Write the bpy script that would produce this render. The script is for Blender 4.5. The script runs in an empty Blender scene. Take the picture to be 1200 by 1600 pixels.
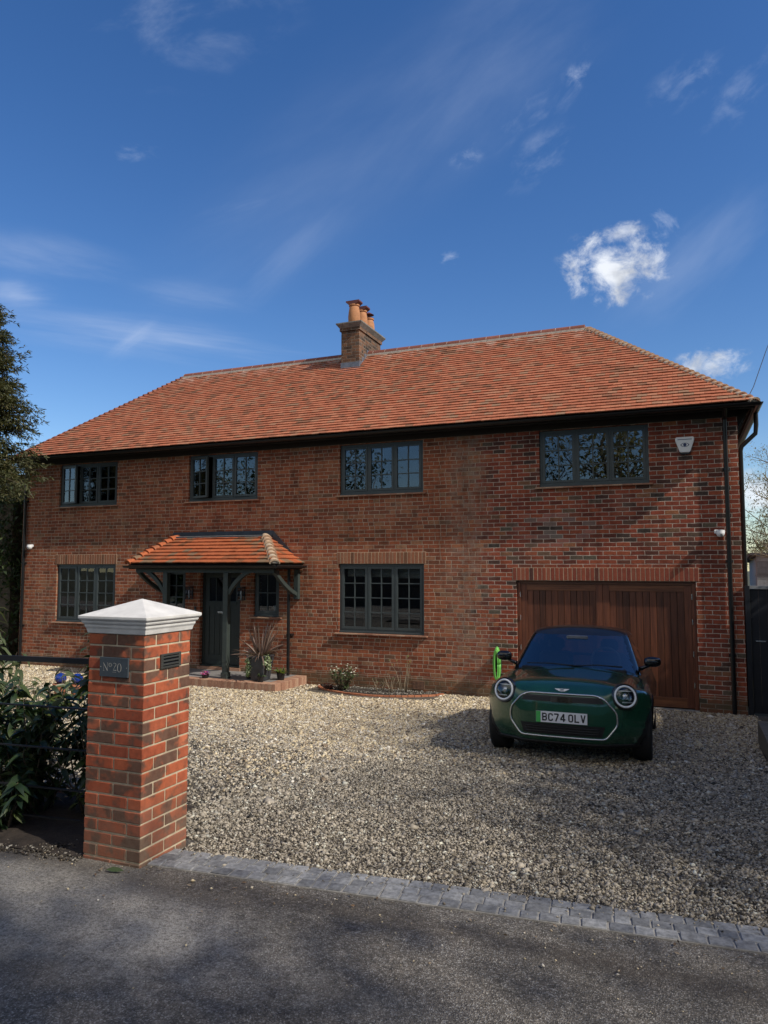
import bpy, bmesh, math, random
import numpy as np
from mathutils import Vector, Matrix
R=math.radians
random.seed(7); rng=np.random.default_rng(7)
S=bpy.context.scene
# ---------------------------------------------------------------- camera
YAW,PITCH,FPX=R(22.473),R(4.303),1130.1
CAMZ=2.36
cam=bpy.data.objects.new('camera',bpy.data.cameras.new('camera')); S.collection.objects.link(cam)
cam.data.sensor_fit='VERTICAL'; cam.data.sensor_height=24.0
cam.data.lens=24.0*FPX/1600.0
cam.data.clip_start=.05; cam.data.clip_end=3000
cam.location=(0,0,CAMZ); cam.rotation_euler=(R(90)+PITCH,0,YAW)
S.camera=cam
S.render.resolution_x=768; S.render.resolution_y=1024
def pixdir(u,v):
    """world direction of a sky feature at photograph pixel u,v"""
    fw=Vector((-math.sin(YAW)*math.cos(PITCH),math.cos(YAW)*math.cos(PITCH),math.sin(PITCH)))
    r=Vector((math.cos(YAW),math.sin(YAW),0)); up=r.cross(fw)
    return (fw+(u-600)/FPX*r-(v-800)/FPX*up).normalized()
# ---------------------------------------------------------------- light
SUN_EL=42; SUN_AZ=79      # azimuth measured from -Y towards +X
sv=Vector((math.sin(R(SUN_AZ))*math.cos(R(SUN_EL)),-math.cos(R(SUN_AZ))*math.cos(R(SUN_EL)),math.sin(R(SUN_EL))))
sun=bpy.data.lights.new('sun','SUN'); sun.energy=4.6; sun.angle=R(.9); sun.color=(1,.93,.82)
so=bpy.data.objects.new('sun',sun); S.collection.objects.link(so); so.rotation_euler=sv.to_track_quat('Z','Y').to_euler()
S.view_settings.view_transform='Standard'; S.view_settings.look='None'; S.view_settings.gamma=1
S.view_settings.exposure=0.0
# node helper
class NT:
    def __init__(s,tree): s.t=tree; s.n=tree.nodes; s.l=tree.links
    def node(s,typ,**kw):
        n=s.n.new(typ)
        for k,v in kw.items():
            if k.startswith('i_'):
                key=k[2:]; key=int(key) if key.isdigit() else key
                s.set(n.inputs[key],v)
            else: setattr(n,k,v)
        return n
    def set(s,inp,v):
        if isinstance(v,bpy.types.NodeSocket): s.l.new(v,inp)
        elif v is not None:
            try: inp.default_value=v
            except Exception: inp.default_value=(v[0],v[1],v[2],1)
    def m(s,op,a,b=None,c=None,clamp=False):
        n=s.n.new('ShaderNodeMath'); n.operation=op; n.use_clamp=clamp
        s.set(n.inputs[0],a)
        if b is not None: s.set(n.inputs[1],b)
        if c is not None: s.set(n.inputs[2],c)
        return n.outputs[0]
    def vm(s,op,a,b=None):
        n=s.n.new('ShaderNodeVectorMath'); n.operation=op
        s.set(n.inputs[0],a)
        if b is not None: s.set(n.inputs[1],b)
        return n.outputs['Value'] if op in('DOT_PRODUCT','LENGTH','DISTANCE') else n.outputs[0]
    def mix(s,f,a,b,blend='MIX'):
        n=s.n.new('ShaderNodeMix'); n.data_type='RGBA'; n.blend_type=blend
        s.set(n.inputs[0],f); s.set(n.inputs[6],a if not isinstance(a,tuple) else (*a[:3],1)); s.set(n.inputs[7],b if not isinstance(b,tuple) else (*b[:3],1))
        return n.outputs[2]
    def ramp(s,f,stops,interp='LINEAR'):
        n=s.n.new('ShaderNodeValToRGB'); n.color_ramp.interpolation=interp
        e=n.color_ramp.elements
        while len(e)>1: e.remove(e[-1])
        e[0].position=stops[0][0]; c=stops[0][1]; e[0].color=(*c,1) if isinstance(c,tuple) else (c,c,c,1)
        for p,c in stops[1:]:
            x=e.new(p); x.color=(*c,1) if isinstance(c,tuple) else (c,c,c,1)
        s.set(n.inputs[0],f); return n.outputs[0]
    def noise(s,vec,scale,detail=4,rough=.55,dist=0,out='Fac',dim='3D'):
        n=s.n.new('ShaderNodeTexNoise'); n.noise_dimensions=dim
        s.set(n.inputs['Vector'],vec); n.inputs['Scale'].default_value=scale; n.inputs['Detail'].default_value=detail
        n.inputs['Roughness'].default_value=rough; n.inputs['Distortion'].default_value=dist
        return n.outputs[out]
    def sep(s,v):
        n=s.n.new('ShaderNodeSeparateXYZ'); s.l.new(v,n.inputs[0]); return n.outputs
    def comb(s,x,y,z):
        n=s.n.new('ShaderNodeCombineXYZ')
        for i,k in enumerate((x,y,z)): s.set(n.inputs[i],k)
        return n.outputs[0]
    def step(s,x,a,b):
        n=s.n.new('ShaderNodeMapRange'); n.interpolation_type='SMOOTHSTEP'
        s.set(n.inputs[0],x); s.set(n.inputs[1],a); s.set(n.inputs[2],b)
        return n.outputs[0]
# ---------------------------------------------------------------- world
W=bpy.data.worlds.new('World'); S.world=W; W.use_nodes=True
w=NT(W.node_tree); w.n.clear()
sky=w.node('ShaderNodeTexSky',sky_type='NISHITA',sun_disc=False,sun_elevation=R(SUN_EL),sun_rotation=math.atan2(sv.x,sv.y),altitude=100,air_density=1.0,dust_density=.25,ozone_density=2.4)
hs=w.node('ShaderNodeHueSaturation',i_Hue=.509,i_Saturation=1.28,i_Value=1.0,i_Color=sky.outputs[0])
geo=w.node('ShaderNodeTexCoord').outputs['Generated']
col=hs.outputs[0]
def cloud(u,v,ru,rv,ang,thr,soft,nscale,stretch,alpha,bright,detail=8,rough=.6):
    """one cloud: elliptical patch of noise around a sky direction; ru,rv half sizes in degrees"""
    global col
    c=pixdir(u,v); rt=c.cross(Vector((0,0,1))).normalized(); up=rt.cross(c)
    a=rt*math.cos(ang)+up*math.sin(ang); b=-rt*math.sin(ang)+up*math.cos(ang)
    da=w.m('DIVIDE',w.vm('DOT_PRODUCT',geo,tuple(a)),math.sin(R(ru))); db=w.m('DIVIDE',w.vm('DOT_PRODUCT',geo,tuple(b)),math.sin(R(rv)))
    r2=w.m('ADD',w.m('MULTIPLY',da,da),w.m('MULTIPLY',db,db))
    fall=w.m('SUBTRACT',1.0,w.m('SQRT',r2))
    front=w.m('GREATER_THAN',w.vm('DOT_PRODUCT',geo,tuple(c)),0.3)
    vec=w.comb(w.m('MULTIPLY',w.vm('DOT_PRODUCT',geo,tuple(a)),1/stretch),w.vm('DOT_PRODUCT',geo,tuple(b)),u*.013)
    nz=w.noise(vec,nscale,detail,rough,.3)
    big=alpha>.5
    val=w.m('ADD',w.m('MULTIPLY',fall,.95 if big else .45),w.m('MULTIPLY',w.m('SUBTRACT',nz,.5),2.0 if big else 2.2))
    al=w.m('MULTIPLY',w.m('MULTIPLY',w.step(val,thr,thr+soft),alpha),front)
    al=w.m('MULTIPLY',al,w.step(fall,0.0,.3 if alpha>.5 else .75))
    if big:
        sh=w.noise(vec,nscale*.7,4,.6); bright=w.mix(w.step(sh,.35,.62),tuple(b_*.66 for b_ in bright),bright)
    col=w.mix(al,col,bright)
CB=(7.0,7.3,7.8); CT=(4.6,5.3,6.8)
# unseen cloud added behind the viewer to whiten and warm the ambient light
fvd=Vector((-math.sin(YAW),math.cos(YAW),0)); bk=w.step(w.vm('DOT_PRODUCT',geo,tuple(fvd)),.25,-.35)
col=w.mix(w.m('MULTIPLY',w.m('MULTIPLY',bk,w.m('MULTIPLY',w.step(w.sep(geo)[2],.22,.42),w.step(w.sep(geo)[2],.90,.75))),w.m('MULTIPLY',w.step(w.noise(geo,2.6,6,.6,.4),.28,.48),.95)),col,(6.6,6.2,5.7))
cloud(960,420,4.9,3.5,-.1,.22,.75,30,1.15,.95,CB,9,.65)
cloud(970,362,2.0,1.0,.1,.15,.9,50,1.3,.55,CB,8,.65)
cloud(1112,572,3.4,1.8,.0,.2,.8,40,1.3,.85,CB,9,.65)
cloud(1185,770,5,2.4,.0,.2,.8,26,1.3,.8,CB,8,.65)
cloud(850,245,4.4,2.2,.45,.12,.95,34,2.2,.38,CT)
cloud(728,243,1.7,1.2,.2,.10,.9,50,1.4,.34,CT)
cloud(845,160,5.8,2.0,.6,.12,.95,34,2.2,.34,CT)
cloud(905,118,1.5,1.1,.2,.1,.8,50,1.2,.42,CT)
cloud(705,405,1.5,.9,.1,.12,.6,55,1.5,.34,CT)
cloud(1070,130,3.4,2.0,.4,.12,.7,36,1.6,.2,CT)
cloud(1160,140,4.4,2.2,.5,.12,.7,36,1.6,.18,CT)
cloud(1040,350,2.2,1.6,-.9,.14,.6,55,1.6,.34,CT)
cloud(1130,390,11,5.5,.55,0,1.0,9,3.0,.2,CT,5)
cloud(270,535,18,2.2,-.04,0,.9,14,8,.5,CT,6)
cloud(205,530,3.4,1.2,.75,0,.9,20,4,.3,CT,6)
cloud(20,458,4.0,1.5,.05,0,.7,12,4,.48,CT,6)
cloud(70,405,8,2.4,-.03,0,.9,12,4,.28,CT,6)
cloud(310,468,8,2.0,-.04,.05,.9,14,5,.22,CT,6)
cloud(440,410,9,2.4,.72,.05,1.0,12,6,.17,CT,6)
cloud(370,325,6,1.6,.4,.05,.9,14,5,.24,CT,6)
cloud(560,240,24,8,.6,.05,1.4,5,4,.13,CT,6)
cloud(800,60,22,7.5,.6,.1,1.2,7,3,.16,CT,6)
cloud(290,30,10,5,.3,.15,.9,20,2,.24,CT,7)
cloud(215,240,2.2,1.0,.1,.1,.8,45,2,.26,CT,6)
bg=w.node('ShaderNodeBackground',i_Color=col,i_Strength=.135)
w.l.new(bg.outputs[0],w.node('ShaderNodeOutputWorld').inputs[0])
# ---------------------------------------------------------------- object helpers
COL=S.collection
def tag(o,label=None,cat=None,group=None,kind=None):
    if label: o['label']=label
    if cat: o['category']=cat
    if group: o['group']=group
    if kind: o['kind']=kind
    return o
def thing(name,label,cat,loc=(0,0,0),group=None):
    o=bpy.data.objects.new(name,None); COL.objects.link(o); o.location=loc; o.empty_display_size=.1
    return tag(o,label,cat,group)
def adopt(o,parent):
    if parent is not None:
        o.parent=parent
        if parent.type=='EMPTY': o.matrix_parent_inverse=Matrix.Translation(-Vector(parent.location))
def copy_tree(o,parent=None):
    c=o.copy(); COL.objects.link(c)
    if parent is not None: c.parent=parent
    for ch in list(o.children): copy_tree(ch,c)
    return c
class MB:
    def __init__(s): s.v=[]; s.f=[]
    def add(s,vs,fs):
        n=len(s.v); s.v.extend([tuple(v) for v in vs]); s.f.extend([tuple(i+n for i in f) for f in fs]); return s
    def box(s,x0,x1,y0,y1,z0,z1,M=None):
        vs=[(x0,y0,z0),(x1,y0,z0),(x1,y1,z0),(x0,y1,z0),(x0,y0,z1),(x1,y0,z1),(x1,y1,z1),(x0,y1,z1)]
        if M is not None: vs=[M@Vector(v) for v in vs]
        return s.add(vs,[(3,2,1,0),(4,5,6,7),(0,1,5,4),(1,2,6,5),(2,3,7,6),(3,0,4,7)])
    def quad(s,a,b,c,d): return s.add([a,b,c,d],[(0,1,2,3)])
    def tube(s,pts,rad,n=8,cap=True):
        pts=[Vector(p) for p in pts]; k=len(pts)
        if not hasattr(rad,'__len__'): rad=[rad]*k
        base=len(s.v); prev=None
        for i,p in enumerate(pts):
            t=(pts[min(i+1,k-1)]-pts[max(i-1,0)])
            t=t.normalized() if t.length>1e-9 else Vector((0,0,1))
            if prev is None:
                a=t.cross(Vector((0,0,1)))
                if a.length<.05: a=t.cross(Vector((1,0,0)))
                a.normalize()
            else:
                a=prev-t*prev.dot(t)
                a=a.normalized() if a.length>1e-6 else t.orthogonal().normalized()
            prev=a; b=t.cross(a)
            for j in range(n):
                th=2*math.pi*j/n; s.v.append(tuple(p+rad[i]*(math.cos(th)*a+math.sin(th)*b)))
        for i in range(k-1):
            for j in range(n):
                s.f.append((base+i*n+j,base+i*n+(j+1)%n,base+(i+1)*n+(j+1)%n,base+(i+1)*n+j))
        if cap:
            s.f.append(tuple(base+j for j in reversed(range(n)))); s.f.append(tuple(base+(k-1)*n+j for j in range(n)))
        return s
    def lathe(s,prof,c=(0,0,0),n=24,cap=True):
        base=len(s.v); k=len(prof)
        for r,z in prof:
            for j in range(n):
                th=2*math.pi*j/n; s.v.append((c[0]+r*math.cos(th),c[1]+r*math.sin(th),c[2]+z))
        for i in range(k-1):
            for j in range(n): s.f.append((base+i*n+j,base+i*n+(j+1)%n,base+(i+1)*n+(j+1)%n,base+(i+1)*n+j))
        if cap:
            s.f.append(tuple(base+j for j in reversed(range(n)))); s.f.append(tuple(base+(k-1)*n+j for j in range(n)))
        return s
    def prism(s,poly,axis,a,b):
        """poly in the two other axes, extruded along axis from a to b"""
        n=len(poly)
        def mk(p,t):
            return (t,p[0],p[1]) if axis=='x' else ((p[0],t,p[1]) if axis=='y' else (p[0],p[1],t))
        vs=[mk(p,a) for p in poly]+[mk(p,b) for p in poly]
        fs=[tuple(reversed(range(n))),tuple(range(n,2*n))]+[(i,(i+1)%n,n+(i+1)%n,n+i) for i in range(n)]
        return s.add(vs,fs)
    def xform(s,M):
        s.v=[tuple(M@Vector(v)) for v in s.v]; return s
    def build(s,name,mat,parent=None,smooth=False,fix=True,bevel=0,sharp=None):
        me=bpy.data.meshes.new(name); me.from_pydata(s.v,[],s.f); me.materials.append(mat)
        if fix or bevel:
            bm=bmesh.new(); bm.from_mesh(me)
            if fix: bmesh.ops.recalc_face_normals(bm,faces=bm.faces)
            if bevel: bmesh.ops.bevel(bm,geom=[e for e in bm.edges if len(e.link_faces)==2 and e.calc_face_angle(0)>.5],offset=bevel,segments=1,affect='EDGES',profile=.5)
            bm.to_mesh(me); bm.free()
        if smooth:
            me.shade_smooth()
            if sharp is not None: me.set_sharp_from_angle(angle=R(sharp))
        me.update()
        o=bpy.data.objects.new(name,me); COL.objects.link(o); adopt(o,parent); return o
def npmesh(name,V,F,mat,parent=None,smooth=False):
    """V (n,3) floats, F (m,k) ints"""
    me=bpy.data.meshes.new(name); V=np.asarray(V,dtype=np.float32); F=np.asarray(F,dtype=np.int32); m,k=F.shape
    me.vertices.add(len(V)); me.vertices.foreach_set('co',V.ravel())
    me.loops.add(m*k); me.loops.foreach_set('vertex_index',F.ravel())
    me.polygons.add(m); me.polygons.foreach_set('loop_start',np.arange(0,m*k,k,dtype=np.int32)); me.polygons.foreach_set('loop_total',np.full(m,k,dtype=np.int32))
    me.update(calc_edges=True); me.materials.append(mat)
    if smooth: me.shade_smooth()
    o=bpy.data.objects.new(name,me); COL.objects.link(o); adopt(o,parent); return o
# ---------------------------------------------------------------- materials
def mat(name,col=(.5,.5,.5),rough=.6,metal=0,spec=.5,coat=0,var=0,vscale=6,bump=0,bscale=60,trans=0,ior=1.45):
    m=bpy.data.materials.new(name); m.use_nodes=True; t=NT(m.node_tree); b=t.n['Principled BSDF']
    b.inputs['Roughness'].default_value=rough; b.inputs['Metallic'].default_value=metal
    b.inputs['Specular IOR Level'].default_value=spec; b.inputs['Coat Weight'].default_value=coat; b.inputs['Coat Roughness'].default_value=.03
    b.inputs['IOR'].default_value=ior
    b.inputs['Base Color'].default_value=(*col,1)
    if var or bump: co=t.node('ShaderNodeTexCoord').outputs['Object']
    if var:
        nz=t.noise(co,vscale,5,.6)
        f=t.ramp(nz,[(.3,1-var),(.7,1+var*.6)])
        t.set(b.inputs['Base Color'],t.mix(1.0,col,f,'MULTIPLY'))
    if bump:
        bn=t.node('ShaderNodeBump',i_Strength=.6,i_Distance=bump,i_Height=t.noise(co,bscale,5,.6)); t.l.new(bn.outputs[0],b.inputs['Normal'])
    return m
def brick_material(name,old,new=None,split=-3.4,mort_old=(.46,.36,.27),mort_new=(.52,.43,.36),facade=False):
    m=bpy.data.materials.new(name); m.use_nodes=True; t=NT(m.node_tree); b=t.n['Principled BSDF']
    co=t.node('ShaderNodeTexCoord').outputs['Object']
    x,y,z=t.sep(co)
    wob=t.noise(co,5,3,.6,out='Color'); wx,wy,wz=t.sep(wob)
    fine=t.noise(co,45,3,.6,out='Color'); fx,fy,fz=t.sep(fine)
    u=t.m('ADD',t.m('ADD',x,y),t.m('ADD',t.m('MULTIPLY_ADD',wx,.03,-.015),t.m('MULTIPLY_ADD',fx,.012,-.006)))
    v=t.m('ADD',z,t.m('ADD',t.m('MULTIPLY_ADD',wy,.016,-.008),t.m('MULTIPLY_ADD',fy,.009,-.0045)))
    row=t.m('FLOOR',t.m('DIVIDE',v,.075)); rv=t.m('FRACT',t.m('DIVIDE',v,.075))
    wr=t.node('ShaderNodeTexWhiteNoise',noise_dimensions='1D'); t.set(wr.inputs['W'],row)
    isnew=None
    if new is not None:
        isnew=t.m('GREATER_THAN',x,t.m('ADD',t.m('MULTIPLY_ADD',t.m('PINGPONG',row,1),.1125,split),t.m('MULTIPLY',t.m('SUBTRACT',wr.outputs['Value'],.5),.5)))
    jit=t.m('MULTIPLY',wr.outputs['Value'],.22 if new is None else t.m('MULTIPLY_ADD',isnew,-.19,.22))
    uu=t.m('ADD',t.m('ADD',t.m('DIVIDE',u,.225),t.m('MULTIPLY',t.m('PINGPONG',row,1),.5)),t.m('ADD',jit,400))
    colm=t.m('FLOOR',uu); ru=t.m('FRACT',uu)
    h1=t.node('ShaderNodeTexWhiteNoise',noise_dimensions='2D'); t.set(h1.inputs['Vector'],t.comb(colm,row,0))
    split_f=t.m('LESS_THAN',h1.outputs['Value'],.26)
    if isnew is not None: split_f=t.m('MULTIPLY',split_f,t.m('SUBTRACT',1.0,isnew))
    ru2=t.m('FRACT',t.m('MULTIPLY',ru,2)); half=t.m('FLOOR',t.m('MULTIPLY',ru,2))
    du1=t.m('MULTIPLY',t.m('MINIMUM',ru,t.m('SUBTRACT',1.0,ru)),.225)
    du2=t.m('MULTIPLY',t.m('MINIMUM',ru2,t.m('SUBTRACT',1.0,ru2)),.1125)
    du=t.m('ADD',t.m('MULTIPLY',du2,split_f),t.m('MULTIPLY',du1,t.m('SUBTRACT',1.0,split_f)))
    dv=t.m('MULTIPLY',t.m('MINIMUM',rv,t.m('SUBTRACT',1.0,rv)),.075)
    d=t.m('MINIMUM',du,dv)
    mask=t.step(d,.0035,.0075)     # 1 on brick
    h2=t.node('ShaderNodeTexWhiteNoise',noise_dimensions='3D'); t.set(h2.inputs['Vector'],t.comb(t.m('ADD',colm,t.m('MULTIPLY',t.m('MULTIPLY',half,split_f),.5)),row,3.3))
    hv=h2.outputs['Value']
    c=t.ramp(hv,old)
    if new is not None: c=t.mix(isnew,c,t.ramp(hv,new))
    inb=t.noise(co,30,5,.7); c=t.mix(1.0,c,t.ramp(inb,[(.25,.62),(.75,1.3)]),'MULTIPLY')
    big=t.noise(co,1.3,5,.6)
    c=t.mix(t.m('MULTIPLY',t.step(big,.5,.8),.35),c,(.22,.155,.115))
    c=t.mix(t.m('MULTIPLY',t.step(t.noise(co,.8,3,.5),.55,.75),.25),c,(.34,.14,.07))
    mo=mort_old
    if new is not None: mo=t.mix(isnew,mort_old,mort_new)
    mo=t.mix(1.0,mo,t.ramp(t.noise(co,9,5,.7),[(.25,.45),(.75,1.25)]),'MULTIPLY')
    stn=t.noise(t.comb(t.m('MULTIPLY',u,2.6),0.0,t.m('MULTIPLY',z,.45)),1.6,6,.7)
    c=t.mix(mask,mo,c); c=t.mix(1.0,c,t.ramp(stn,[(.32,.66),(.5,1.0),(.72,1.16)]),'MULTIPLY')
    if facade:
        # weathered lime streak along the seam between the two brickworks
        seam=t.m('MULTIPLY',t.step(t.m('ABSOLUTE',t.m('SUBTRACT',x,t.m('MULTIPLY_ADD',wz,.9,-4.15))),.55,.1),t.step(t.noise(co,7,6,.75),.4,.62))
        c=t.mix(t.m('MULTIPLY',seam,.5),c,(.27,.22,.18))
        # lime bloom patch over the garage
        dx=t.m('DIVIDE',t.m('SUBTRACT',x,-2.0),1.0); dz=t.m('DIVIDE',t.m('SUBTRACT',z,3.05),.42)
        pa=t.m('SUBTRACT',1.0,t.m('ADD',t.m('MULTIPLY',dx,dx),t.m('MULTIPLY',dz,dz)))
        bl=t.m('MULTIPLY',t.step(pa,.0,.9),t.m('GREATER_THAN',t.m('FRACT',t.m('MULTIPLY',hv,7.31)),.72))
        c=t.mix(t.m('MULTIPLY',bl,.28),c,(.40,.3,.28))
        # damp, mossy plinth courses
        pl=t.m('MULTIPLY',t.step(t.m('ADD',z,t.m('MULTIPLY',wx,.2)),.42,.3),t.ramp(t.noise(co,6,6,.7),[(.3,.35),(.6,1.0)]))
        c=t.mix(t.m('MULTIPLY',pl,.75),c,(.10,.088,.052))
        ln=t.step(t.m('ABSOLUTE',t.m('SUBTRACT',v,.2625)),.009,.004)
        c=t.mix(t.m('MULTIPLY',ln,.55),c,(.42,.36,.28))
    t.set(b.inputs['Base Color'],c); b.inputs['Roughness'].default_value=.9; b.inputs['Specular IOR Level'].default_value=.25
    hgt=t.m('ADD',mask,t.m('ADD',t.m('MULTIPLY',hv,.45),t.m('MULTIPLY',inb,.6)))
    bn=t.node('ShaderNodeBump',i_Strength=.8,i_Distance=.008,i_Height=hgt); t.l.new(bn.outputs[0],b.inputs['Normal'])
    return m
OLD=[(0,(.151,.055,.031)),(.15,(.211,.067,.037)),(.4,(.270,.081,.041)),(.65,(.317,.096,.046)),(.85,(.341,.125,.061)),(.95,(.282,.143,.081)),(1,(.141,.072,.045))]
NEW=[(0,(.056,.045,.039)),(.12,(.113,.039,.029)),(.3,(.215,.051,.031)),(.55,(.282,.068,.039)),(.75,(.316,.085,.043)),(.88,(.180,.045,.029)),(.95,(.102,.091,.067)),(1,(.338,.122,.056))]
M={}
M['brick']=brick_material('facade brickwork',OLD,NEW,facade=True)
M['brick2']=brick_material('weathered brickwork',[(0,(.05,.038,.03)),(.4,(.12,.066,.04)),(.8,(.20,.10,.055)),(1,(.09,.07,.055))],mort_old=(.24,.20,.16))
def island(name,stops,rough=.85,var=.25,vscale=30,bump=.003,bscale=80,extra=None,spec=.3):
    m=bpy.data.materials.new(name); m.use_nodes=True; t=NT(m.node_tree); b=t.n['Principled BSDF']
    g=t.node('ShaderNodeNewGeometry'); co=t.node('ShaderNodeTexCoord').outputs['Object']
    c=t.ramp(g.outputs['Random Per Island'],stops)
    nz=t.noise(co,vscale,5,.65)
    c=t.mix(1.0,c,t.ramp(nz,[(.25,1-var),(.75,1+var)]),'MULTIPLY')
    if extra: c=extra(t,c,co,g)
    t.set(b.inputs['Base Color'],c); b.inputs['Roughness'].default_value=rough; b.inputs['Specular IOR Level'].default_value=spec
    if bump:
        bn=t.node('ShaderNodeBump',i_Strength=.5,i_Distance=bump,i_Height=t.noise(co,bscale,5,.6)); t.l.new(bn.outputs[0],b.inputs['Normal'])
    return m
def tile_extra(t,c,co,g):
    x,y,z=t.sep(co)
    # lime run-off under the ridge
    f=t.m('MULTIPLY',t.step(t.m('ADD',z,t.m('MULTIPLY',t.noise(co,3,4,.6),.5)),7.25,7.62),t.step(t.noise(co,5,5,.7),.46,.62))
    c=t.mix(t.m('MULTIPLY',f,.45),c,(.6,.5,.42))
    lich=t.step(t.noise(co,2.2,6,.75),.54,.74)
    c=t.mix(t.m('MULTIPLY',lich,.35),c,(.17,.11,.07))
    return c
M['tile']=island('clay roof tile',[(0,(.201,.098,.056)),(.12,(.301,.111,.060)),(.35,(.365,.122,.064)),(.6,(.392,.130,.067)),(.8,(.420,.158,.085)),(.95,(.328,.158,.092)),(1,(.274,.158,.095))],extra=tile_extra)
M['ptile']=island('new clay roof tile',[(0,(.190,.078,.036)),(.2,(.329,.091,.036)),(.55,(.380,.108,.042)),(.8,(.354,.096,.039)),(.92,(.190,.114,.066)),(1,(.164,.120,.078))])
M['hip']=island('sunlit hip tile',[(0,(.42,.27,.18)),(.5,(.50,.36,.25)),(1,(.45,.37,.28))],extra=None)  # paler tan puts the strong sun on the hips into the colour
M['ridge']=island('ridge tile',[(0,(.15,.055,.04)),(.5,(.20,.07,.05)),(1,(.24,.09,.06))])
M['lime']=mat('pale mortar',(.52,.47,.40),.95,var=.3,vscale=14,bump=.004)
M['mortar']=mat('mortar',(.52,.43,.30),.95,var=.25,vscale=18,bump=.003,bscale=120)
def pill_extra(t,c,co,g):
    nz=t.noise(co,7,3,.55); nf=t.noise(co,26,5,.65)
    f=t.step(t.m('ADD',nz,t.m('MULTIPLY',g.outputs['Random Per Island'],.20)),.58,.70)
    c=t.mix(t.m('MULTIPLY',f,.8),c,t.ramp(nf,[(.3,(.055,.045,.035)),(.7,(.12,.095,.07))]))
    x,y,z=t.sep(co)
    return t.mix(t.m('MULTIPLY',t.step(t.m('ADD',z,t.m('MULTIPLY_ADD',nz,.5,-.25)),1.05,.62),t.m('MULTIPLY',nf,.95)),c,(.16,.125,.09))
M['pbrick']=island('pillar brick',[(0,(.281,.069,.035)),(.3,(.372,.090,.041)),(.6,(.405,.107,.047)),(.8,(.315,.081,.041)),(1,(.450,.135,.065))],extra=pill_extra,vscale=22,var=.3,bump=.003)
M['soldier']=island('soldier course brick',[(0,(.15,.07,.04)),(.3,(.26,.11,.06)),(.6,(.30,.12,.065)),(.85,(.20,.085,.05)),(1,(.33,.16,.09))],var=.3)
M['soldier2']=island('red soldier brick',[(0,(.08,.035,.028)),(.2,(.24,.06,.036)),(.6,(.28,.075,.042)),(.85,(.20,.05,.034)),(1,(.33,.11,.06))],var=.25)
M['creasing']=island('creasing tile',[(0,(.24,.12,.08)),(.5,(.33,.18,.12)),(1,(.40,.26,.18))])
M['stone']=mat('cast stone coping',(.64,.625,.60),.85,var=.15,vscale=9,bump=.0010,bscale=160)
M['lead']=mat('lead flashing',(.045,.055,.075),.42,metal=.4,var=.35,vscale=5)
M['leadpale']=mat('weathered lead edge',(.36,.34,.31),.8,var=.3,vscale=12)
M['black']=mat('black gutter plastic',(.010,.010,.011),.32)
M['blacksat']=mat('black painted steel',(.012,.013,.016),.45,var=.3)
M['blackwood']=mat('black stained board',(.008,.010,.016),.6,var=.3)
M['frame']=mat('grey green window paint',(.052,.065,.068),.42,var=.12,vscale=10)
M['door']=mat('sage door paint',(.020,.028,.027),.42,var=.12)
M['post']=mat('sage green timber paint',(.036,.048,.045),.5,var=.18,vscale=8)
M['soffit']=mat('dark brown soffit',(.015,.012,.011),.7)
M['inside']=mat('room interior',(.035,.032,.03),.9)
M['blind']=mat('linen blind',(.48,.47,.45),.9,var=.12,vscale=30)
M['white']=mat('white plastic',(.75,.76,.78),.4)
M['dark']=mat('dark plastic',(.02,.02,.024),.4)
M['bluetext']=mat('printed navy mark',(.02,.04,.12),.5)
M['zinc']=mat('dark zinc planter',(.055,.06,.07),.5,metal=.3,var=.35,vscale=7)
M['pot']=mat('black plastic pot',(.012,.012,.013),.45)
M['soil']=mat('dark soil',(.035,.026,.02),.95,var=.5,vscale=18,bump=.02,bscale=30)
M['terracotta']=island('terracotta',[(0,(.33,.12,.06)),(1,(.42,.17,.09))],vscale=12)
M['chrome']=mat('brushed satin silver trim',(.62,.63,.64),.25,metal=.85)
M['cast']=mat('white lamp ring',(.86,.88,.9),.25)
M['plate']=mat('number plate white',(.72,.73,.76),.35)
M['green']=mat('number plate green band',(.07,.42,.10),.4)
M['paint']=mat('dark green car paint',(.010,.070,.036),.26,metal=.22,coat=1,spec=.6)
M['gloss']=mat('gloss black',(.006,.006,.007),.12,coat=.6)
M['roofb']=mat('car roof satin brown black',(.022,.019,.017),.3,coat=.5)
M['matt']=mat('matt black cladding',(.012,.012,.013),.6)
M['rubber']=mat('tyre rubber',(.013,.013,.013),.75,bump=.002,bscale=90)
M['alloy']=mat('dark alloy',(.10,.10,.105),.35,metal=.8)
M['evgreen']=mat('lime green cable',(.16,.50,.10),.5)
M['cableblk']=mat('charger casing',(.02,.025,.02),.4)
def glassmat(name,base=.12,tint=(.5,.55,.58),fac=1.0,ior=1.5,rough=.0):
    m=bpy.data.materials.new(name); m.use_nodes=True; t=NT(m.node_tree); t.n.clear()
    fr=t.node('ShaderNodeFresnel',i_IOR=ior).outputs[0]
    f=t.m('ADD',t.m('MULTIPLY',fr,fac),base,clamp=True)
    gl=t.node('ShaderNodeBsdfGlossy',i_Roughness=rough); gl.inputs[0].default_value=(.95,.97,1,1)
    co=t.node('ShaderNodeTexCoord').outputs['Object']
    bn=t.node('ShaderNodeBump',i_Strength=.12,i_Distance=.003,i_Height=t.noise(co,2.3,2,.5)); t.l.new(bn.outputs[0],gl.inputs['Normal'])
    tr=t.node('ShaderNodeBsdfTransparent'); tr.inputs[0].default_value=(*tint,1)
    mx=t.node('ShaderNodeMixShader'); t.set(mx.inputs[0],f); t.l.new(tr.outputs[0],mx.inputs[1]); t.l.new(gl.outputs[0],mx.inputs[2])
    t.l.new(mx.outputs[0],t.node('ShaderNodeOutputMaterial').inputs[0]); return m
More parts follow.
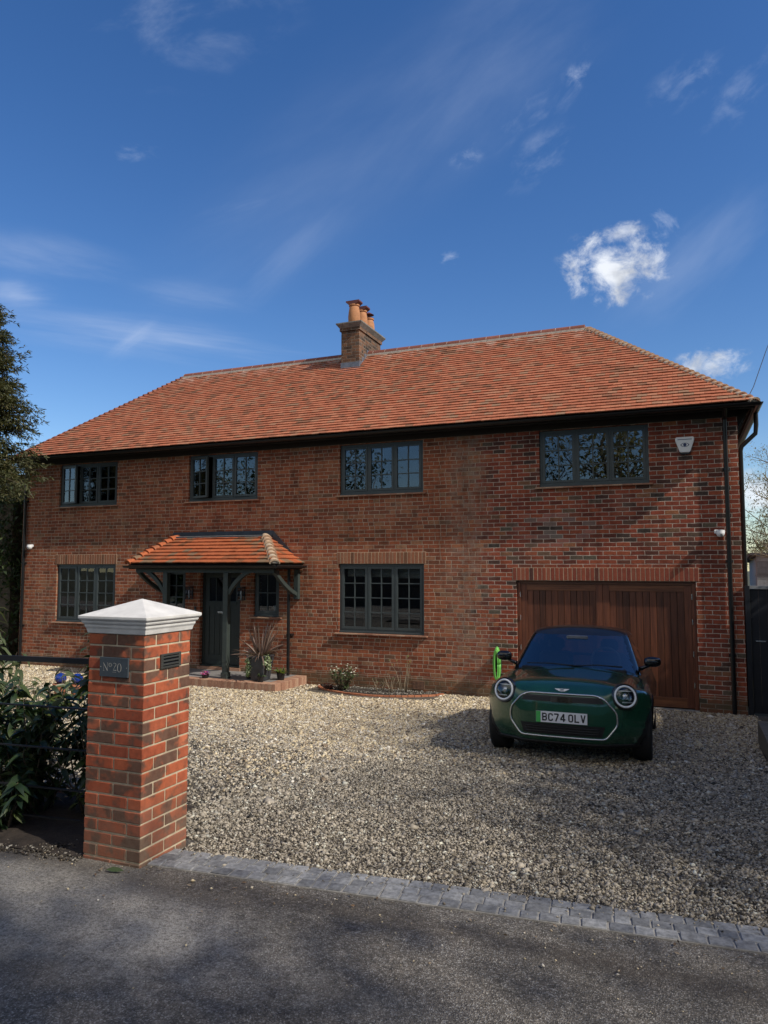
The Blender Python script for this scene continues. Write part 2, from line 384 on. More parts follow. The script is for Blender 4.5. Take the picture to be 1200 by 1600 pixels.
M['glass']=glassmat('window glass',.045,(.70,.74,.74),1.2)
M['wglass']=glassmat('windscreen glass',.09,(.36,.40,.43),1.3)
M['dglass']=glassmat('headlamp glass',.03,(.9,.93,.95),1.0)
def leafmat(name,stops,rough=.45,sss=.25,spec=.4):
    m=bpy.data.materials.new(name); m.use_nodes=True; t=NT(m.node_tree); b=t.n['Principled BSDF']
    g=t.node('ShaderNodeNewGeometry'); c=t.ramp(g.outputs['Random Per Island'],stops)
    t.set(b.inputs['Base Color'],c); b.inputs['Roughness'].default_value=rough; b.inputs['Specular IOR Level'].default_value=spec
    tl=t.node('ShaderNodeBsdfTranslucent'); t.set(tl.inputs[0],t.mix(1.0,c,(1.5,1.5,.7),'MULTIPLY'))
    mx=t.node('ShaderNodeMixShader'); mx.inputs[0].default_value=sss
    out=t.n['Material Output']; t.l.new(b.outputs[0],mx.inputs[1]); t.l.new(tl.outputs[0],mx.inputs[2]); t.l.new(mx.outputs[0],out.inputs[0]); return m
M['laurel']=leafmat('laurel leaf',[(0,(.011,.025,.010)),(.5,(.022,.043,.015)),(.85,(.043,.068,.019)),(1,(.099,.118,.031))],.42,.2,.45)
M['laurellit']=leafmat('sunlit drooping leaf',[(0,(.040,.056,.024)),(.5,(.072,.096,.040)),(1,(.136,.152,.072))],.4,.25)  # lighter leaf colour stands in for sun on the leaves
M['yew']=leafmat('conifer spray',[(0,(.032,.040,.014)),(.5,(.061,.068,.025)),(.85,(.101,.097,.040)),(1,(.144,.115,.050))],.6,.2)
M['hedge']=leafmat('hedge leaf',[(0,(.02,.035,.014)),(.6,(.04,.065,.022)),(1,(.08,.10,.035))],.5,.2)
M['bud']=leafmat('pale spring twig leaf',[(0,(.14,.13,.07)),(.5,(.22,.20,.11)),(1,(.30,.27,.16))],.6,.3)
M['bark']=mat('bark',(.11,.085,.06),.9,var=.4,vscale=9,bump=.01,bscale=30)
M['barkpale']=mat('pale bark',(.24,.19,.13),.9,var=.35,vscale=9)
M['phorm']=leafmat('phormium blade',[(0,(.06,.035,.03)),(.5,(.13,.085,.07)),(1,(.24,.18,.15))],.35,.15,.6)
M['ivy']=leafmat('variegated ivy leaf',[(0,(.06,.11,.04)),(.4,(.16,.24,.10)),(.7,(.38,.44,.28)),(1,(.55,.58,.42))],.45,.2)
M['lime_leaf']=leafmat('yellow green leaf',[(0,(.10,.16,.04)),(1,(.30,.36,.09))],.4,.3)
M['shrub']=leafmat('small shrub leaf',[(0,(.03,.05,.02)),(1,(.09,.13,.05))],.5,.2)
M['petal']=leafmat('white petal',[(0,(.6,.6,.55)),(1,(.8,.8,.75))],.6,.2)
M['ppetal']=leafmat('pink purple petal',[(0,(.12,.04,.35)),(.5,(.5,.06,.12)),(1,(.35,.15,.5))],.6,.2)
M['redleaf']=leafmat('dark red leaf',[(0,(.07,.02,.015)),(1,(.16,.04,.03))],.5,.2)
M['blueball']=mat('blue glaze',(.008,.03,.20),.12,coat=.5)
M['wood']=None
def woodmat(name,c1,c2,axis='z',rough=.45):
    m=bpy.data.materials.new(name); m.use_nodes=True; t=NT(m.node_tree); b=t.n['Principled BSDF']
    co=t.node('ShaderNodeTexCoord').outputs['Object']; g=t.node('ShaderNodeNewGeometry').outputs['Random Per Island']
    x,y,z=t.sep(co); v=t.comb(t.m('MULTIPLY',x,28),t.m('MULTIPLY',y,28),t.m('ADD',t.m('MULTIPLY',z,1.6),t.m('MULTIPLY',g,30))) if axis=='z' else t.comb(t.m('ADD',t.m('MULTIPLY',x,1.6),t.m('MULTIPLY',g,30)),t.m('MULTIPLY',y,28),t.m('MULTIPLY',z,28))
    nz=t.noise(v,1.0,5,.6,.6)
    c=t.mix(t.ramp(nz,[(.3,0.),(.7,1.)]),c1,c2); c=t.mix(1.0,c,t.ramp(g,[(0,.55),(.5,.9),(1,1.25)]),'MULTIPLY')
    t.set(b.inputs['Base Color'],c); b.inputs['Roughness'].default_value=rough
    bn=t.node('ShaderNodeBump',i_Strength=.3,i_Distance=.002,i_Height=nz); t.l.new(bn.outputs[0],b.inputs['Normal']); return m
M['wood']=woodmat('iroko garage door',(.065,.021,.011),(.165,.056,.027))
M['woodh']=woodmat('iroko rail',(.075,.026,.012),(.18,.07,.03),'x')
M['sleeper']=woodmat('grey sleeper',(.09,.08,.065),(.18,.16,.12),'x',.85)
M['shed']=woodmat('pale grey cladding',(.30,.33,.37),(.42,.45,.50),'z',.8)
# ---------------------------------------------------------------- ground
YK=[-400,3.3,5.0,8.4,10.5,12.0,13.0,400]; ZK=[.58,.58,.50,.27,.11,.02,.0,.0]
def gz(y): return float(np.interp(y,YK,ZK))
def kerb_y(x): return 3.60+.1*(x+3.04)      # near edge of the setts
def sheet(name,xs,ys,dz,mt,zf=None,yf=None):
    mb=MB(); V=[]
    for y in ys:
        for x in xs:
            yy=y if yf is None else yf(x,y)
            V.append((x,yy,gz(yy)+dz+(zf(x,yy) if zf else 0)))
    n=len(xs); F=[(j*n+i,j*n+i+1,(j+1)*n+i+1,(j+1)*n+i) for j in range(len(ys)-1) for i in range(n-1)]
    mb.add(V,F); o=mb.build(name,mt,fix=False,smooth=True); return tag(o,kind='structure')
mg=bpy.data.materials.new('verge earth and grass'); mg.use_nodes=True; t=NT(mg.node_tree); b=t.n['Principled BSDF']
co=t.node('ShaderNodeTexCoord').outputs['Object']
t.set(b.inputs['Base Color'],t.mix(t.ramp(t.noise(co,3,6,.7),[(.4,0.),(.6,1.)]),(.045,.035,.025),(.06,.075,.03))); b.inputs['Roughness'].default_value=.95
bn=t.node('ShaderNodeBump',i_Strength=.8,i_Distance=.03,i_Height=t.noise(co,14,6,.7)); t.l.new(bn.outputs[0],b.inputs['Normal'])
sheet('ground',[-400,-60,-30,-16,-8,-4,0,4,8,16,30,60,400],[-400,-60,-20,-8,0,3.3,4,5,6,7,8.4,9.5,10.5,11.2,12,13,16,24,60,400],-.012,mg)
# asphalt
ma=bpy.data.materials.new('asphalt'); ma.use_nodes=True; t=NT(ma.node_tree); b=t.n['Principled BSDF']
co=t.node('ShaderNodeTexCoord').outputs['Object']
agg=t.node('ShaderNodeTexVoronoi',i_Scale=170); t.l.new(co,agg.inputs['Vector'])
a1=t.noise(co,85,5,.8); a2=t.noise(co,1.6,6,.65); a3=t.noise(co,9,6,.7)
c=t.ramp(a1,[(.3,(.050,.044,.036)),(.5,(.140,.122,.102)),(.7,(.36,.32,.27))])
sp=t.node('ShaderNodeTexVoronoi',i_Scale=46); t.l.new(co,sp.inputs['Vector'])
c=t.mix(t.m('MULTIPLY',t.m('MULTIPLY',t.step(t.sep(agg.outputs['Color'])[0],.80,.9),.75),1.0),c,(.42,.40,.37))
c=t.mix(t.m('MULTIPLY',t.m('LESS_THAN',sp.outputs['Distance'],.14),.6),c,(.05,.045,.04))
c=t.mix(1.0,c,t.ramp(a2,[(.3,.65),(.7,1.25)]),'MULTIPLY'); c=t.mix(1.0,c,t.ramp(t.noise(co,26,6,.75),[(.35,.55),(.65,1.4)]),'MULTIPLY')
def blob(cx,cy,rx,ry,lo=.2,hi=.9):
    x,y,z=t.sep(co); dx=t.m('DIVIDE',t.m('SUBTRACT',x,cx),rx); dy=t.m('DIVIDE',t.m('SUBTRACT',y,cy),ry)
    d=t.m('SUBTRACT',1.0,t.m('SQRT',t.m('ADD',t.m('MULTIPLY',dx,dx),t.m('MULTIPLY',dy,dy))))
    gr=t.m('MULTIPLY_ADD',t.noise(co,70,6,.85),1.6,-.8)
    return t.m('MULTIPLY',t.step(t.m('ADD',d,t.m('ADD',t.m('MULTIPLY_ADD',a3,1.3,-.65),gr)),lo,hi),t.m('MULTIPLY_ADD',t.step(t.noise(co,48,6,.85),.42,.58),.75,.25))
crk=t.node('ShaderNodeTexVoronoi',feature='DISTANCE_TO_EDGE',i_Scale=.55); t.set(crk.inputs['Vector'],t.vm('ADD',co,t.noise(co,2.2,5,.7,out='Color'))); 
c=t.mix(t.m('MULTIPLY',t.m('MULTIPLY',t.step(crk.outputs['Distance'],.010,.002),t.step(t.noise(co,.7,3,.5),.5,.62)),.6),c,(.05,.045,.04))
dirt=(.065,.05,.038); dust_sun=(.52,.49,.44)  # dust at left also paints the sunlit side of the road
c=t.mix(t.m('MULTIPLY',blob(-3.4,2.95,2.2,.75,.0,.8),.7),c,dust_sun)
c=t.mix(t.m('MULTIPLY',blob(-2.4,2.95,.5,.4,.0,1.0),.75),c,dust_sun)
c=t.mix(t.m('MULTIPLY',blob(-4.2,3.15,.9,.25,.0,.8),.5),c,dust_sun)
c=t.mix(t.m('MULTIPLY',blob(-1.25,2.85,.7,.22,.1,1.2),.2),c,dust_sun)
c=t.mix(t.m('MULTIPLY',blob(-2.6,3.42,.75,.2,.1,.8),.8),c,dirt)
c=t.mix(t.m('MULTIPLY',blob(-1.4,3.55,2.0,.14,.0,.7),.7),c,dirt)
c=t.mix(t.m('MULTIPLY',blob(-.1,3.55,.9,.2,.1,.8),.75),c,dirt)
c=t.mix(t.m('MULTIPLY',blob(-3.55,2.8,.45,.22,.1,.8),.7),c,dirt)
c=t.mix(t.m('MULTIPLY',blob(-2.75,2.5,.3,.15,.1,.8),.55),c,dirt)
c=t.mix(t.m('MULTIPLY',blob(-4.2,3.45,1.3,.14,.0,.7),.8),c,dirt)
t.set(b.inputs['Base Color'],c); b.inputs['Roughness'].default_value=.8
hh=t.m('ADD',t.m('MULTIPLY',agg.outputs['Distance'],1.2),t.m('MULTIPLY',a1,1.0))
bn=t.node('ShaderNodeBump',i_Strength=1.0,i_Distance=.008,i_Height=hh); t.l.new(bn.outputs[0],b.inputs['Normal'])
xs=[-60,-30,-15]+[round(-8+.5*i,2) for i in range(25)]+[8,15,30,60]
ys=[-4.3,-2,0,1,2,2.5,3,3.3,3.6]
sheet('road',xs,ys,.004,ma,yf=lambda x,y: y if y<3.2 else (y-3.6)+kerb_y(max(min(x,8),-8))+(.06 if y>3.5 else 0))
# gravel bed sheet, colour darkened to paint the shade between stones
mgv=bpy.data.materials.new('gravel bed'); mgv.use_nodes=True; t=NT(mgv.node_tree); b=t.n['Principled BSDF']
co=t.node('ShaderNodeTexCoord').outputs['Object']
vo=t.node('ShaderNodeTexVoronoi',i_Scale=62); t.l.new(co,vo.inputs['Vector'])
cr=t.sep(vo.outputs['Color'])[0]
c=t.ramp(cr,[(0,(.03,.026,.022)),(.3,(.07,.06,.048)),(.6,(.12,.10,.078)),(.85,(.18,.155,.12)),(1,(.08,.07,.06))])
t.set(b.inputs['Base Color'],c); b.inputs['Roughness'].default_value=.85
bn=t.node('ShaderNodeBump',i_Strength=1.0,i_Distance=.012,i_Height=t.m('SUBTRACT',1.0,vo.outputs['Distance'])); t.l.new(bn.outputs[0],b.inputs['Normal'])
xs=[-15.5,-12,-9,-7,-5.2,-4,-3.1,-2,-1,0,.8,1.6,2.4]
sheet('driveway',xs,[3.9,4.5,5,6,7,8.4,9.5,10.5,11.2,12,12.6,13.0],.006,mgv,yf=lambda x,y: y if y>4 else kerb_y(x)+.27)
# loose stones
def stones(name,N,xr,yr,size,keep,mt,lift=.004,seed=1):
    g=np.random.default_rng(seed)
    x=g.uniform(xr[0],xr[1],N); y=g.uniform(yr[0],yr[1],N); k=keep(x,y); x=x[k]; y=y[k]; n=len(x)
    z=np.interp(y,YK,ZK)+lift+g.uniform(0,.010,n)
    base=np.array([(1,0,0),(0,1,0),(-1,0,0),(0,-1,0),(0,0,1),(0,0,-1)],float)
    fc=np.array([(0,1,4),(1,2,4),(2,3,4),(3,0,4),(1,0,5),(2,1,5),(3,2,5),(0,3,5)])
    sz=size*np.exp(g.normal(0,.42,n))
    V=base[None]*(1+g.uniform(-.3,.3,(n,6,1)))*np.stack([sz,sz*g.uniform(.55,1,n),sz*g.uniform(.35,.7,n)],1)[:,None,:]
    V+=g.normal(0,.12,(n,6,3))*sz[:,None,None]
    # random rotation
    a=g.uniform(0,2*np.pi,n); ti=g.normal(0,.65,n)
    ca,sa=np.cos(a),np.sin(a); ct,st=np.cos(ti),np.sin(ti)
    X=V[...,0]; Y=V[...,1]; Z=V[...,2]
    Y2=Y*ct[:,None]-Z*st[:,None]; Z2=Y*st[:,None]+Z*ct[:,None]
    X3=X*ca[:,None]-Y2*sa[:,None]; Y3=X*sa[:,None]+Y2*ca[:,None]
    V=np.stack([X3+x[:,None],Y3+y[:,None],Z2+z[:,None]],-1).reshape(-1,3)
    F=(fc[None]+6*np.arange(n)[:,None,None]).reshape(-1,3)
    return npmesh(name,V,F,mt)
M['stone_shade']=island('shade greyed gravel',[(0,(.034,.031,.025)),(.15,(.103,.087,.068)),(.35,(.228,.196,.149)),(.6,(.353,.309,.241)),(.8,(.456,.400,.319)),(.92,(.228,.206,.179)),(1,(.684,.670,.559))],rough=.7,vscale=60,var=.3,bump=0)  # greyer copy of the gravel, foreground shade put into the stone colour
M['stone_g']=island('flint gravel',[(0,(.081,.069,.057)),(.12,(.196,.144,.098)),(.3,(.345,.276,.190)),(.5,(.506,.414,.265)),(.7,(.644,.540,.356)),(.85,(.391,.356,.310)),(.95,(.690,.632,.529)),(1,(.782,.736,.644))],rough=.75,vscale=60,var=.25,bump=0)
def inview(x,y): # only where the photograph looks
    c,s=math.cos(YAW),math.sin(YAW); u=(x*c+y*s)/(-x*s+y*c); return (u>-.60)&(u<.60)
edge=lambda x,y:(y>3.60+.1*(x+3.04)+.25)&inview(x,y)&(x<1.0)
wheel=lambda x,y: ~((x>-7.1)&(x<10)&(y>11.8)&(x<-6.9)&(y>0)&(y>11.85))
notstep=lambda x,y: ~((x>-10.7)&(x<-7.05)&(y>11.75))
bed=lambda x,y: ~((x>-6.7)&(x<-4.15)&(y>12.2-.25*np.sin((x+6.7)/2.5*3.1)))
rb=lambda x,y: ~((x>.78)&(y>7.6)&(y<10.2))
g1=stones('gravel',105000,(-3.5,1.1),(3.8,7.0),.0090,lambda x,y:edge(x,y)&((x>-3.02)|(y>4.1)),M['stone_shade'],seed=1)
tag(g1,kind='stuff',label='flint gravel by the kerb, greyed for shade',cat='gravel')
mixf=lambda x,y:np.random.default_rng(9).random(len(x))<np.clip((y-6.4-.35*np.sin(x*2.1)-np.clip(x+2,0,3)*.55)/2.6,0,1)
g2=stones('gravel',120000,(-6.5,1.1),(7.0,10.0),.0110,lambda x,y:edge(x,y)&rb(x,y)&mixf(x,y),M['stone_g'],seed=2)
g2b=stones('gravel',120000,(-6.5,1.1),(7.0,10.0),.0110,lambda x,y:edge(x,y)&rb(x,y)&~mixf(x,y),M['stone_shade'],seed=3)
tag(g2b,kind='stuff',label='shade greyed gravel in front of the car',cat='gravel')
tag(g2,kind='stuff',label='pale flint gravel around the car',cat='gravel')
g3=stones('gravel',165000,(-15.2,1.1),(10.0,12.95),.0140,lambda x,y:edge(x,y)&notstep(x,y)&bed(x,y)&rb(x,y),M['stone_g'],seed=3)
tag(g3,kind='stuff',label='cream gravel along the front of the house',cat='gravel')
g4=stones('gravel',115000,(-11,-3.0),(4.1,10.05),.0130,lambda x,y:edge(x,y)&(x<-3.0)&mixf(x,y+.9),M['stone_g'],seed=4)
tag(g4,kind='stuff',label='golden gravel left of the gate pillar towards the porch',cat='gravel')
g4b=stones('gravel',115000,(-11,-3.0),(4.1,10.05),.0125,lambda x,y:edge(x,y)&(x<-3.0)&~mixf(x,y+.9),M['stone_shade'],seed=5)
tag(g4b,kind='stuff',label='gravel just behind the gate pillar, greyed for shade',cat='gravel')
g8=stones('spilled_gravel',5200,(-3.0,1.2),(3.6,4.45),.0075,lambda x,y:(y>3.60+.1*(x+3.04)+.01)&(y<3.60+.1*(x+3.04)+.29)&inview(x,y)&(np.random.default_rng(6).random(len(x))<.06+.6*np.clip((y-(3.60+.1*(x+3.04))-.17)/.1,0,1)**2),M['stone_shade'],lift=.014,seed=14)
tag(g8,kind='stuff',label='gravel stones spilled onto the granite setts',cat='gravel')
# scattered grit and debris on the tarmac
def rmask(x,y): return (y<3.60+.1*(x+3.04)-.01)&inview(x,y)
g5=stones('loose_grit',1500,(-4.5,1.2),(2.2,3.95),.0042,lambda x,y:rmask(x,y)&(np.random.default_rng(5).random(len(x))<np.exp(-((3.6+.1*(x+3.04)-y)/.45)**2)+.12),M['stone_g'],lift=.006,seed=11)
tag(g5,kind='stuff',label='scattered grit on the tarmac beside the setts',cat='grit')
g6=stones('soil_verge_stones',15000,(-8,-3.45),(3.2,4.4),.009,lambda x,y:(y>3.60+.1*(x+3.04)-.1)&inview(x,y),island('dark pebble',[(0,(.03,.025,.02)),(.6,(.08,.065,.05)),(.85,(.2,.18,.15)),(1,(.45,.42,.36))],bump=0),lift=.006,seed=12)
tag(g6,kind='stuff',label='dark pebbles and earth under the fence',cat='pebbles')
# verge / planting bed left of the pillar
mbv=MB(); xs=np.linspace(-9,-3.48,24); ysv=np.linspace(0,1.15,9)
V=[(x,kerb_y(x)-.03+yy,gz(kerb_y(x)+yy)+.012+.02*math.sin(x*9+yy*4)*(yy>0.05)+.03*min(1,yy*3)) for yy in ysv for x in xs]
n=len(xs); mbv.add(V,[(j*n+i,j*n+i+1,(j+1)*n+i+1,(j+1)*n+i) for j in range(8) for i in range(n-1)])
tag(mbv.build('planting_bed',M['soil'],fix=False,smooth=True),kind='structure')
# setts
ms=island('granite sett',[(0,(.13,.133,.14)),(.5,(.19,.192,.198)),(1,(.26,.262,.265))],vscale=28,var=.55,bump=.008,bscale=45)
mb=MB(); jb=MB()
d=Vector((1,.1,0)).normalized(); nrm=Vector((-d.y,d.x,0))
for r in range(3):
    L=-.02+random.uniform(0,.05); wd=.088
    while L<5.6:
        ln=random.uniform(.085,.135)
        p=Vector((-3.03,kerb_y(-3.03),0))+d*L+nrm*(r*.093+.003)
        zt=gz(p.y)+.016+random.uniform(-.0015,.0015)
        cs=[p+d*random.uniform(.003,.007)+nrm*random.uniform(.0,.006),p+d*(ln-random.uniform(.003,.008))+nrm*random.uniform(.0,.006),p+d*(ln-random.uniform(.003,.008))+nrm*(wd-random.uniform(0,.006)),p+d*random.uniform(.003,.007)+nrm*(wd-random.uniform(0,.006))]
        zz=[zt+random.uniform(-.0015,.0015) for _ in range(4)]
        mb.add([(c.x,c.y,zt-.06) for c in cs]+[(c.x,c.y,z_) for c,z_ in zip(cs,zz)],[(3,2,1,0),(4,5,6,7),(0,1,5,4),(1,2,6,5),(2,3,7,6),(3,0,4,7)])
        L+=ln
kerb=mb.build('sett_kerb',ms,bevel=.003); tag(kerb,kind='structure')
p=Vector((-3.03,kerb_y(-3.03),0)); q=p+d*5.7
mj=MB(); zj=.575
mj.add([(p.x,p.y,.5),(q.x,q.y,.5),(q.x+nrm.x*.285,q.y+nrm.y*.285,.5),(p.x+nrm.x*.285,p.y+nrm.y*.285,.5)]+[*[(v.x,v.y,gz(v.y)+.0105) for v in (p,q,q+nrm*.285,p+nrm*.285)]],[(3,2,1,0),(4,5,6,7),(0,1,5,4),(1,2,6,5),(2,3,7,6),(3,0,4,7)])
tag(mj.build('kerb_mortar',mat('sett joint mortar',(.33,.31,.28),.95,var=.4,vscale=20,bump=.004)),kind='structure')
# ================================================================ HOUSE
FY=12.98; WX0,WX1=-14.95,.87; WTOP=4.93
house=thing('brick_house','two storey red brick house with clay tiled roof, porch and wooden garage door','house',(-7,FY,0))
OP={'w1':(-13.80,-12.03,3.77,4.79),'w2':(-10.02,-8.25,3.77,4.79),'w3':(-6.33,-4.56,3.77,4.79),'w4':(-2.35,-.50,3.77,4.79),
    'g1':(-13.80,-12.01,1.06,2.41),'g3':(-6.34,-4.55,1.06,2.41),'pl':(-10.62,-10.05,1.32,2.28),'pr':(-8.31,-7.70,1.32,2.28),'dr':(-9.66,-8.64,.24,2.29),'ga':(-2.80,.17,.0,2.11)}
def wall(name,m_):
    xs=sorted({WX0,WX1,*[v for o in OP.values() for v in o[:2]]}); zs=sorted({-.3,WTOP+.12,*[v for o in OP.values() for v in o[2:]]})
    mb=MB()
    for i in range(len(xs)-1):
        for j in range(len(zs)-1):
            cx,cz=(xs[i]+xs[i+1])/2,(zs[j]+zs[j+1])/2
            if any(o[0]<cx<o[1] and o[2]<cz<o[3] for o in OP.values()): continue
            mb.quad((xs[i],FY,zs[j]),(xs[i+1],FY,zs[j]),(xs[i+1],FY,zs[j+1]),(xs[i],FY,zs[j+1]))
    T=.3
    for k,(a,b_,c,d_) in OP.items():
        mb.quad((a,FY,c),(a,FY,d_),(a,FY+T,d_),(a,FY+T,c)); mb.quad((b_,FY,d_),(b_,FY,c),(b_,FY+T,c),(b_,FY+T,d_))
        mb.quad((a,FY,d_),(b_,FY,d_),(b_,FY+T,d_),(a,FY+T,d_)); mb.quad((a,FY,c),(a,FY+T,c),(b_,FY+T,c),(b_,FY,c))
    YB=FY+5.2
    mb.quad((WX1,FY,-.3),(WX1,YB,-.3),(WX1,YB,WTOP+.12),(WX1,FY,WTOP+.12)); mb.quad((WX0,YB,-.3),(WX0,FY,-.3),(WX0,FY,WTOP+.12),(WX0,YB,WTOP+.12))
    mb.quad((WX1,YB,-.3),(WX0,YB,-.3),(WX0,YB,WTOP+.12),(WX1,YB,WTOP+.12))
    return mb.build(name,m_,house,fix=False)
wall('wall',M['brick'])
# inner room shells behind the windows so that the panes look into dark rooms
mb=MB()
mb.box(WX0+.35,-3.0,FY+.31,FY+.33,2.48,3.70); mb.box(WX0+.1,WX1-.1,FY+3.2,FY+3.25,-.1,4.9); mb.box(WX0+.1,WX1-.1,FY+.32,FY+3.2,2.52,2.6); mb.box(WX0+.1,WX1-.1,FY+.32,FY+3.2,-.1,-.02); mb.box(WX0+.1,WX1-.1,FY+.32,FY+3.2,4.9,4.98)
for xx in (WX0+.1,-11.2,-7.3,-3.2,WX1-.15): mb.box(xx,xx+.05,FY+.32,FY+3.2,-.02,4.9)
mb.build('inner_room',M['inside'],house)
def soldier(x0,x1,z0,m_,xf=None):
    mb=MB(); n=round((x1-x0)/.075); wd=(x1-x0)/n
    for i in range(n):
        dy=random.uniform(-.0015,.0015)
        mb.box(x0+i*wd+.005,x0+(i+1)*wd-.005,FY-.006+dy,FY+.05,z0+.004,z0+.222)
    o=mb.build('soldier_course',m_,house,bevel=.003)
    MB().box(x0,x1,FY-.003,FY+.02,z0+.001,z0+.228).build('mortar_bed',M['mortar'],o)
soldier(-13.84,-11.98,2.412,M['soldier']); soldier(-6.38,-4.51,2.412,M['soldier']); soldier(-2.86,.22,2.112,M['soldier2'])
def glazed(mb_bars,mg_,x0,x1,z0,z1,y,cols,rows,st=.045,bar=.02,Mx=None):
    """a casement: stiles/rails and glazing bars into mb_bars, one glass sheet into mg_"""
    f=mb_bars
    f.box(x0,x0+st,y-.025,y+.025,z0,z1,Mx); f.box(x1-st,x1,y-.025,y+.025,z0,z1,Mx)
    f.box(x0+st,x1-st,y-.025,y+.025,z0,z0+st,Mx); f.box(x0+st,x1-st,y-.025,y+.025,z1-st,z1,Mx)
    a,b_,c,d_=x0+st,x1-st,z0+st,z1-st
    for i in range(1,cols): xx=a+(b_-a)*i/cols; f.box(xx-bar/2,xx+bar/2,y-.018,y+.018,c,d_,Mx)
    for j in range(1,rows):
        zz=c+(d_-c)*j/rows; xe=[a+(b_-a)*i/cols for i in range(cols+1)]
        for i in range(cols): f.box(xe[i]+(bar/2 if i else 0),xe[i+1]-(bar/2 if i<cols-1 else 0),y-.017,y+.017,zz-bar/2,zz+bar/2,Mx)
    mg_.box(a-.004,b_+.004,y-.003,y+.003,c-.004,d_+.004,Mx)
def window(key,lights,rows,openl={},blinds=(),sillout=.05,label=None):
    x0,x1,z0,z1=OP[key]; y=FY+.075; fr=.05
    mb=MB(); mb.box(x0+.003,x0+fr,y-.03,y+.05,z0+.003,z1-.003); mb.box(x1-fr,x1-.003,y-.03,y+.05,z0+.003,z1-.003)
    mb.box(x0+fr,x1-fr,y-.03,y+.05,z0+.003,z0+.075); mb.box(x0+fr,x1-fr,y-.03,y+.05,z1-fr,z1-.003)
    mb.box(x0+.003,x1-.003,y-.06,y-.031,z0+.003,z0+.035)
    a,b_,c,d_=x0+fr,x1-fr,z0+.075,z1-fr; lw=(b_-a)/lights; ml=.028
    for i in range(1,lights): mb.box(a+i*lw-ml/2,a+i*lw+ml/2,y-.03,y+.05,c,d_)
    wo=mb.build('window',M['frame'],house,bevel=.002)
    if label: wo['label']=label
    for i in range(lights):
        sx0=a+i*lw+(ml/2 if i else 0)+.002; sx1=a+(i+1)*lw-(ml/2 if i<lights-1 else 0)-.002
        Mx=None
        if i in openl:
            ang,hinge=openl[i]; hx=sx0 if hinge=='L' else sx1; Mx=Matrix.Translation((hx,y-.03,0))@Matrix.Rotation(R(ang),4,'Z')@Matrix.Translation((-hx,-(y-.03),0))
        else:
            Mx=Matrix.Translation((sx0,y,c))@Matrix.Rotation(R(random.uniform(-.25,.25)),4,'Z')@Matrix.Rotation(R(random.uniform(-.25,.25)),4,'X')@Matrix.Translation((-sx0,-y,-c))
        f=MB(); g=MB(); glazed(f,g,sx0,sx1,c+.002,d_-.002,y-.012,2,rows,Mx=Mx)
        so_=f.build('sash',M['frame'],wo); g.build('glass_pane',M['glass'],wo)
    for (i,zb,xa,xb) in blinds:
        sx0=a+i*lw; s=MB(); n=8
        V=[];F=[]
        for k in range(n+1):
            zz=d_-(d_-zb)*k/n
            for xx in (sx0+xa*lw,sx0+xb*lw): V.append((xx,y+.12+.012*math.sin(k*2.4),zz))
        for k in range(n): F.append((2*k,2*k+1,2*k+3,2*k+2))
        s.add(V,F); s.build('blind',M['blind'],wo,fix=False)
    # creasing tile sill
    s=MB(); X=x0-.07
    while X<x1+.06:
        w_=min(.165,x1+.07-X); s.box(X+.001,X+w_-.001,FY-sillout-.012,FY+.04,z0-.028,z0-.002); X+=w_
    s.build('sill',M['creasing'],wo,bevel=.002)
    return wo
window('w1',3,3,{0:(-12,'L')},[(1,4.30,.0,.06),(2,4.45,.15,1.0),(0,4.36,.7,1)],label='upstairs window at the left end with its left sash open')
window('w2',3,3,{0:(-17,'L'),2:(3,'R')},[],label='upstairs window above the porch with its left sash open')
window('w3',3,3,{},[(0,4.47,.05,.95),(1,4.46,.05,.5)],label='upstairs window in the middle of the house')
window('w4',3,3,{},[],label='upstairs window above the garage')
window('g1',3,4,{},[(0,1.2,.02,.32),(1,2.15,.1,.95),(2,2.2,.1,.95)],label='ground floor window at the left end')
window('g3',3,4,{},[(0,2.16,.1,.98),(1,2.15,.02,.98),(2,2.13,.02,.95)],label='ground floor window between porch and garage')
window('pl',1,3,label='narrow window left of the front door'); window('pr',1,2,label='narrow window right of the front door')
mb=MB(); mb.lathe([(.05,0),(.085,.0),(.10,.13),(.085,.13),(.08,.10)],(-7.86,FY+.22,1.42),20); mb.build('window_pot',M['white'],house,smooth=True,sharp=40)
MB().box(-8.25,-7.76,FY+.14,FY+.30,1.40,1.415).build('window_board',M['blind'],house)
# front door
mb=MB(); x0,x1,z0,z1=OP['dr']; y=FY+.12
mb.box(x0+.003,x0+.06,y-.03,y+.06,z0,z1-.003); mb.box(x1-.06,x1-.003,y-.03,y+.06,z0,z1-.003); mb.box(x0+.06,x1-.06,y-.03,y+.06,z1-.06,z1-.003)
mb.box(x0+.003,x1-.003,y-.09,y+.06,z0,z0+.03)
dr=mb.build('front_door',M['door'],house,bevel=.003)
mb=MB(); a,b_=x0+.063,x1-.063; mb.box(a,a+.11,y-.02,y+.02,z0+.035,z1-.065); mb.box(b_-.11,b_,y-.02,y+.02,z0+.035,z1-.065)
mb.box(a+.11,b_-.11,y-.02,y+.02,z0+.035,z0+.24); mb.box(a+.11,b_-.11,y-.02,y+.02,1.50,1.62); mb.box(a+.11,b_-.11,y-.02,y+.02,z1-.17,z1-.065)
mb.box(a+.08,b_-.08,y-.034,y-.02,1.56,1.60)
nb=5; ww=(b_-a-.22)/nb
for i in range(nb): mb.box(a+.11+i*ww+.004,a+.11+(i+1)*ww-.004,y-.008,y+.01,z0+.24,1.50)
mb.box(a+.11,b_-.11,y+.011,y+.02,z0+.24,1.5)
for i in range(1,4): xx=a+.11+(b_-a-.22)*i/4; mb.box(xx-.01,xx+.01,y-.015,y+.015,1.62,z1-.17)
mb.build('door_leaf',M['door'],dr,bevel=.002)
